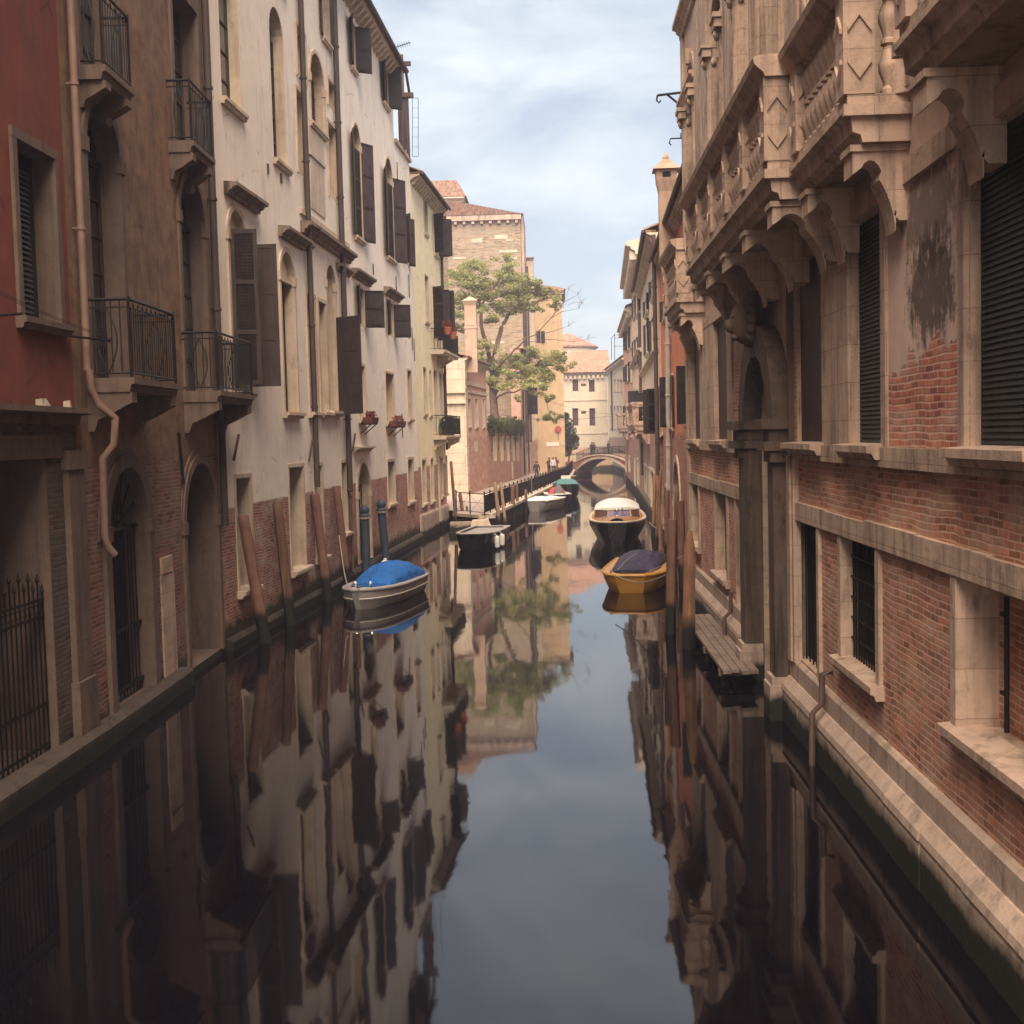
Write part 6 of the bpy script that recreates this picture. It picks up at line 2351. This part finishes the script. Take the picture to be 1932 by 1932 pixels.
m.lathe([(.02, 0), (.02, .26), (.05, .28), (.05, .36), (.01, .4)], (2.3, .22, 1.08), 10)
smooth_angle(m.build('horn_light', M['chrome'], t))
m = MB()
for s_ in (-1, 1):
    m.tube([(3.3, s_ * .6, 1.02), (3.3, s_ * .6, 1.12), (3.15, s_ * .62, 1.12)], .02, 6)
m.build('cleat', M['chrome'], t)

# yellow boat
t = thing('yellow_boat', 'yellow open boat with a dark violet tarpaulin moored in front of the black taxi boat', 'boat')
YP = ground(1193, 1120, 0)
place(t, YP + Vector((.35, 2.45, 0)), (-.16, -1))
m, gl, gr = hull(5.2, 2.0, .5, .42, .95, .1, .86, full=3.0)
smooth_angle(m.build('hull', M['yellowhull'], t), 40)
gunwale(gl, gr, .05, .26).build('gunwale', M['yellowhull'], t)
floor_(gl, gr, .1).build('deck', M['yellowhull'], t)
m = tarp(-2.3, 1.55, lambda q: .8 - .1 * q, lambda q: .50, lambda q: .05 + .36 * math.sin(PI * min(1, .25 + .7 * q)) ** 1.2, n=30, mseg=24, seed=13)
smooth_angle(m.build('tarpaulin', M['purpletarp'], t), 60)
m = MB()
m.tube([(1.5, -.5, .55), (1.2, -.3, .8), (.6, .0, .98)], .01, 5)
m.tube([(2.2, .4, .56), (2.4, .9, .8), (2.0, 1.6, 1.1)], .01, 5)
m.build('rope', M['rope'], t)
m = MB()
for y in (-.6, .6):
    m.lathe([(.03, 0), (.03, .06), (.06, .08), (.02, .1)], (2.2, y, .56), 8)
m.build('cleat', M['chrome'], t)


for (xa, ya, za, Ya, xb, yb, Yb, lab) in ((655, 1102, 0, 33.2, 640, 1010, 35.0, 'slack rope from the blue covered boat bow to the leaning pole'), (1160, 1085, 0, 34.0, 1266, 1080, 28.4, 'slack rope from the yellow boat to the thick dark pole'), (1225, 985, 0, 49, 1258, 985, 40, 'slack rope from the taxi boat to the pole beside the palace')):
    a, b2 = at_y(xa, ya, Ya), at_y(xb, yb, Yb)
    m = MB()
    m.tube([a.lerp(b2, k / 12) - Vector((0, 0, .22 * math.sin(PI * k / 12))) for k in range(13)], .016, 6)
    tag(m.build('mooring_rope', M['rope']), lab, 'rope')
# ------------------------------------------------------------------ people
def person(name_label, loc, rz, h, top, bottom, hair=True, pose='stand', hold=False):
    k = h / 1.75
    sw = .12 if pose == 'walk' else .03
    J = {'pel': (0, 0, .95), 'spine': (0, .01, 1.15), 'chest': (0, .0, 1.36), 'neck': (0, 0, 1.5), 'head': (0, -.02, 1.62), 'crown': (0, -.01, 1.72),
         'lh': (-.1, 0, .9), 'lk': (-.11, -sw - .02, .5), 'la': (-.11, sw * .8, .09), 'lt': (-.12, -.14 + sw, .04),
         'rh': (.1, 0, .9), 'rk': (.11, sw * .4 - .02, .5), 'ra': (.11, sw, .09), 'rt': (.12, -.14 + sw, .04),
         'ls': (-.19, 0, 1.42), 'le': (-.26, .03, 1.14), 'lw': (-.25, -.1, .9), 'lf': (-.25, -.14, .81),
         'rs': (.19, 0, 1.42), 're': (.26, .03, 1.14), 'rw': (.25, -.1, .9), 'rf': (.25, -.14, .81)}
    if pose == 'lean':
        for q in ('lw', 'rw'):
            J[q] = (J[q][0] * .5, -.32, 1.12)
        for q in ('lf', 'rf'):
            J[q] = (J[q][0] * .3, -.38, 1.14)
        for q in ('chest', 'neck', 'head', 'crown', 'ls', 'rs'):
            J[q] = (J[q][0], J[q][1] - .08, J[q][2])
    if pose == 'hug':
        J['rw'] = (.3, -.3, 1.2)
        J['rf'] = (.36, -.36, 1.24)
    R_ = {'pel': .15, 'spine': .14, 'chest': .165, 'neck': .062, 'head': .098, 'crown': .07, 'h': .1, 'k': .072, 'a': .05, 't': .045, 's': .075, 'e': .055, 'w': .042, 'f': .038}
    names = list(J)
    E_ = [('pel', 'spine'), ('spine', 'chest'), ('chest', 'neck'), ('neck', 'head'), ('head', 'crown')]
    for s_ in 'lr':
        E_ += [('pel', s_ + 'h'), (s_ + 'h', s_ + 'k'), (s_ + 'k', s_ + 'a'), (s_ + 'a', s_ + 't'), ('chest', s_ + 's'), (s_ + 's', s_ + 'e'), (s_ + 'e', s_ + 'w'), (s_ + 'w', s_ + 'f')]
    bm = bmesh.new()
    sk = bm.verts.layers.skin.verify()
    vs = {}
    for q in names:
        v = bm.verts.new(Vector(J[q]) * k)
        r = R_.get(q, R_.get(q[1:], .05)) * k
        v[sk].radius = (r, r * (.75 if q in ('chest', 'spine', 'pel') else 1))
        if q == 'pel':
            v[sk].use_root = True
        vs[q] = v
    for a, b2 in E_:
        bm.edges.new((vs[a], vs[b2]))
    me = bpy.data.meshes.new('person_cage')
    bm.to_mesh(me)
    bm.free()
    tmp = bpy.data.objects.new('person_cage', me)
    C.objects.link(tmp)
    tmp.modifiers.new('s', 'SKIN')
    ss = tmp.modifiers.new('d', 'SUBSURF')
    ss.levels = 2
    dg = bpy.context.evaluated_depsgraph_get()
    me2 = bpy.data.meshes.new_from_object(tmp.evaluated_get(dg))
    bpy.data.objects.remove(tmp)
    for m_ in (top, bottom, 'skin', 'hair'):
        me2.materials.append(M[m_])
    for p in me2.polygons:
        c = p.center / k
        p.use_smooth = True
        if c.z > 1.5 or (abs(c.x) > .2 and c.z < .9 and c.z > .7) or (pose == 'lean' and c.y < -.33):
            p.material_index = 2
        elif c.z < .07:
            p.material_index = 3
        elif c.z < .93:
            p.material_index = 1
    o = bpy.data.objects.new('person', me2)
    C.objects.link(o)
    o.location = loc
    o.rotation_euler = (0, 0, rz)
    tag(o, name_label, 'person')
    m = MB()
    hy = J['head'][1]
    m.ball((0, (hy + .025) * k, 1.66 * k), .108 * k, (1, 1.05, 1.08), 12, 8)
    smooth_angle(m.build('hair', M['hair'], o))
    m = MB()
    m.ball((0, (hy - .1) * k, 1.61 * k), .018 * k, (.8, 1, 1.3), 6, 5)
    m.build('nose', M['skin'], o)
    for s_ in (-1, 1):
        m = MB()
        m.ball((s_ * .1 * k, hy * k, 1.62 * k), .025 * k, (.5, 1, 1.3), 6, 5)
        m.build('ear', M['skin'], o)
    return o


def on_bridge(px_, v):
    # a point of the deck seen at pixel column px_
    best = None
    for k in range(200):
        u = BLEN * k / 199
        p = BL + (BR - BL).normalized() * u + Vector((-(BR - BL).normalized().y, (BR - BL).normalized().x, 0)) * v
        x = FPX * p.x / p.y
        e = abs(x - (px_ - 1050))
        if best is None or e < best[0]:
            best = (e, Vector((p.x, p.y, deck(u))))
    return best[1]


person('person in dark jacket embracing another on the bridge, the left of the couple', on_bridge(1116, .55), .3, 1.66, 'cloth_black', 'cloth_navy', pose='hug')
person('person in dark clothes standing close on the bridge, the right of the couple', on_bridge(1120, .75), -.5, 1.6, 'cloth_brown', 'cloth_black', pose='stand')
person('person in dark hooded jacket at the right end of the bridge by the wall', on_bridge(1147, .7), 1.0, 1.6, 'cloth_black', 'cloth_black')
pp = ground(1013, 908, QZ)
person('person in black jacket walking alone on the quay behind the railing', Vector((pp.x, pp.y, QZ)), .1, 1.68, 'cloth_black', 'cloth_navy', pose='walk')
for x, y, lab, a, b2, ps, rz in ((1036, 896, 'person in brown jacket leaning at the quay railing, left of the group of three', 'cloth_brown', 'cloth_black', 'lean', .6),
                                 (1044, 896, 'person in dark jacket over white shirt in the middle of the quay group', 'cloth_white', 'cloth_black', 'stand', .2),
                                 (1050, 895, 'person in dark brown coat at the right of the quay group', 'cloth_brown', 'cloth_brown', 'lean', -.3)):
    pp = ground(x, y, QZ)
    person(lab, Vector((pp.x, pp.y, QZ)), rz, 1.7, a, b2, pose=ps)

# ------------------------------------------------------------------ cables across the canal
t = thing('overhead_cable', 'thin slack cables strung across the far canal in front of the bridge', 'cable', (0, 0, 0))
m = MB()
for (x0, y0, Y0, x1, y1, Y1) in ((900, 775, 92, 1150, 785, 108), (985, 735, 112, 1160, 782, 120)):
    a, b2 = at_y(x0, y0, Y0), at_y(x1, y1, Y1)
    m.tube([a.lerp(b2, k / 10) - Vector((0, 0, .5 * math.sin(PI * k / 10))) for k in range(11)], .012, 4)
m.build('wire', M['iron'], t)

# ------------------------------------------------------------------ ground, water
m = MB()
m.face([(-500, -300, -1.6), (500, -300, -1.6), (500, 900, -1.6), (-500, 900, -1.6)])
struct(m.build('ground', M['mud']))
m = MB()
m.face([(-9, -60, 0), (9, -60, 0), (9, 161, 0), (-9, 161, 0)])
struct(m.build('water', M['water']))

# ------------------------------------------------------------------ air
m = MB()
m.box(-45, 45, -40, 215, -2.8, 40)
hz = m.build('haze', None or M['water'])
hz['kind'] = 'stuff'
hm = bpy.data.materials.new('haze_air')
hm.use_nodes = True
hn = hm.node_tree
for q in list(hn.nodes):
    hn.nodes.remove(q)
ho = hn.nodes.new('ShaderNodeOutputMaterial')
pv = hn.nodes.new('ShaderNodeVolumePrincipled')
pv.inputs['Color'].default_value = (.78, .76, 1.0, 1)
pv.inputs['Density'].default_value = .0013
pv.inputs['Anisotropy'].default_value = .2
hn.links.new(pv.outputs[0], ho.inputs['Volume'])
hz.data.materials.clear()
hz.data.materials.append(hm)

# ------------------------------------------------------------------ sky, sun
SUN_EL, SUN_AZ = math.radians(56), math.radians(183)      # azimuth clockwise from +Y: behind the camera, to the left
wd = bpy.data.worlds.new('World')
bpy.context.scene.world = wd
wd.use_nodes = True
nt = wd.node_tree
bg = nt.nodes['Background']
sky = nt.nodes.new('ShaderNodeTexSky')
sky.sky_type = 'NISHITA'
sky.sun_disc = False
sky.sun_elevation = SUN_EL
sky.sun_rotation = SUN_AZ
sky.air_density = 1.0
sky.dust_density = 1.5
tc = nt.nodes.new('ShaderNodeTexCoord')
sp = nt.nodes.new('ShaderNodeSeparateXYZ')
nt.links.new(tc.outputs['Generated'], sp.inputs[0])


def wmath(op, a, b):
    n_ = nt.nodes.new('ShaderNodeMath')
    n_.operation = op
    for i, v in enumerate((a, b)):
        if isinstance(v, (int, float)):
            n_.inputs[i].default_value = v
        else:
            nt.links.new(v, n_.inputs[i])
    return n_.outputs[0]


den = wmath('ADD', wmath('MAXIMUM', sp.outputs[2], 0.0), .22)
cb = nt.nodes.new('ShaderNodeCombineXYZ')
nt.links.new(wmath('DIVIDE', sp.outputs[0], den), cb.inputs[0])
nt.links.new(wmath('DIVIDE', sp.outputs[1], den), cb.inputs[1])
nz = nt.nodes.new('ShaderNodeTexNoise')
nz.inputs['Scale'].default_value = 2.0
nz.inputs['Detail'].default_value = 7
nz.inputs['Roughness'].default_value = .58
nz.inputs['Distortion'].default_value = .4
nt.links.new(cb.outputs[0], nz.inputs['Vector'])
mr = nt.nodes.new('ShaderNodeMapRange')
mr.inputs['From Min'].default_value = .40
mr.inputs['From Max'].default_value = .62
mr.inputs['To Min'].default_value = .42
mr.inputs['To Max'].default_value = 1.0
nt.links.new(nz.outputs[0], mr.inputs['Value'])
mx = nt.nodes.new('ShaderNodeMix')
mx.data_type = 'RGBA'
nt.links.new(mr.outputs[0], mx.inputs[0])
nt.links.new(sky.outputs[0], mx.inputs[6])
mx.inputs[7].default_value = (6.5, 7.1, 7.3, 1)
nt.links.new(mx.outputs[2], bg.inputs[0])
bg.inputs[1].default_value = .060

sd = bpy.data.lights.new('sun', 'SUN')
sd.energy = 5.0
sd.angle = math.radians(60)
sd.color = (1, .80, .62)
so = bpy.data.objects.new('sun', sd)
C.objects.link(so)
v = Vector((math.sin(SUN_AZ) * math.cos(SUN_EL), math.cos(SUN_AZ) * math.cos(SUN_EL), math.sin(SUN_EL)))
so.rotation_euler = v.to_track_quat('Z', 'Y').to_euler()
so.location = (20, -20, 60)

sc = bpy.context.scene
sc.view_settings.view_transform = 'Standard'
sc.view_settings.look = 'None'
sc.view_settings.exposure = 1.32
sc.view_settings.gamma = 1.0
sc.cycles.max_bounces = 6
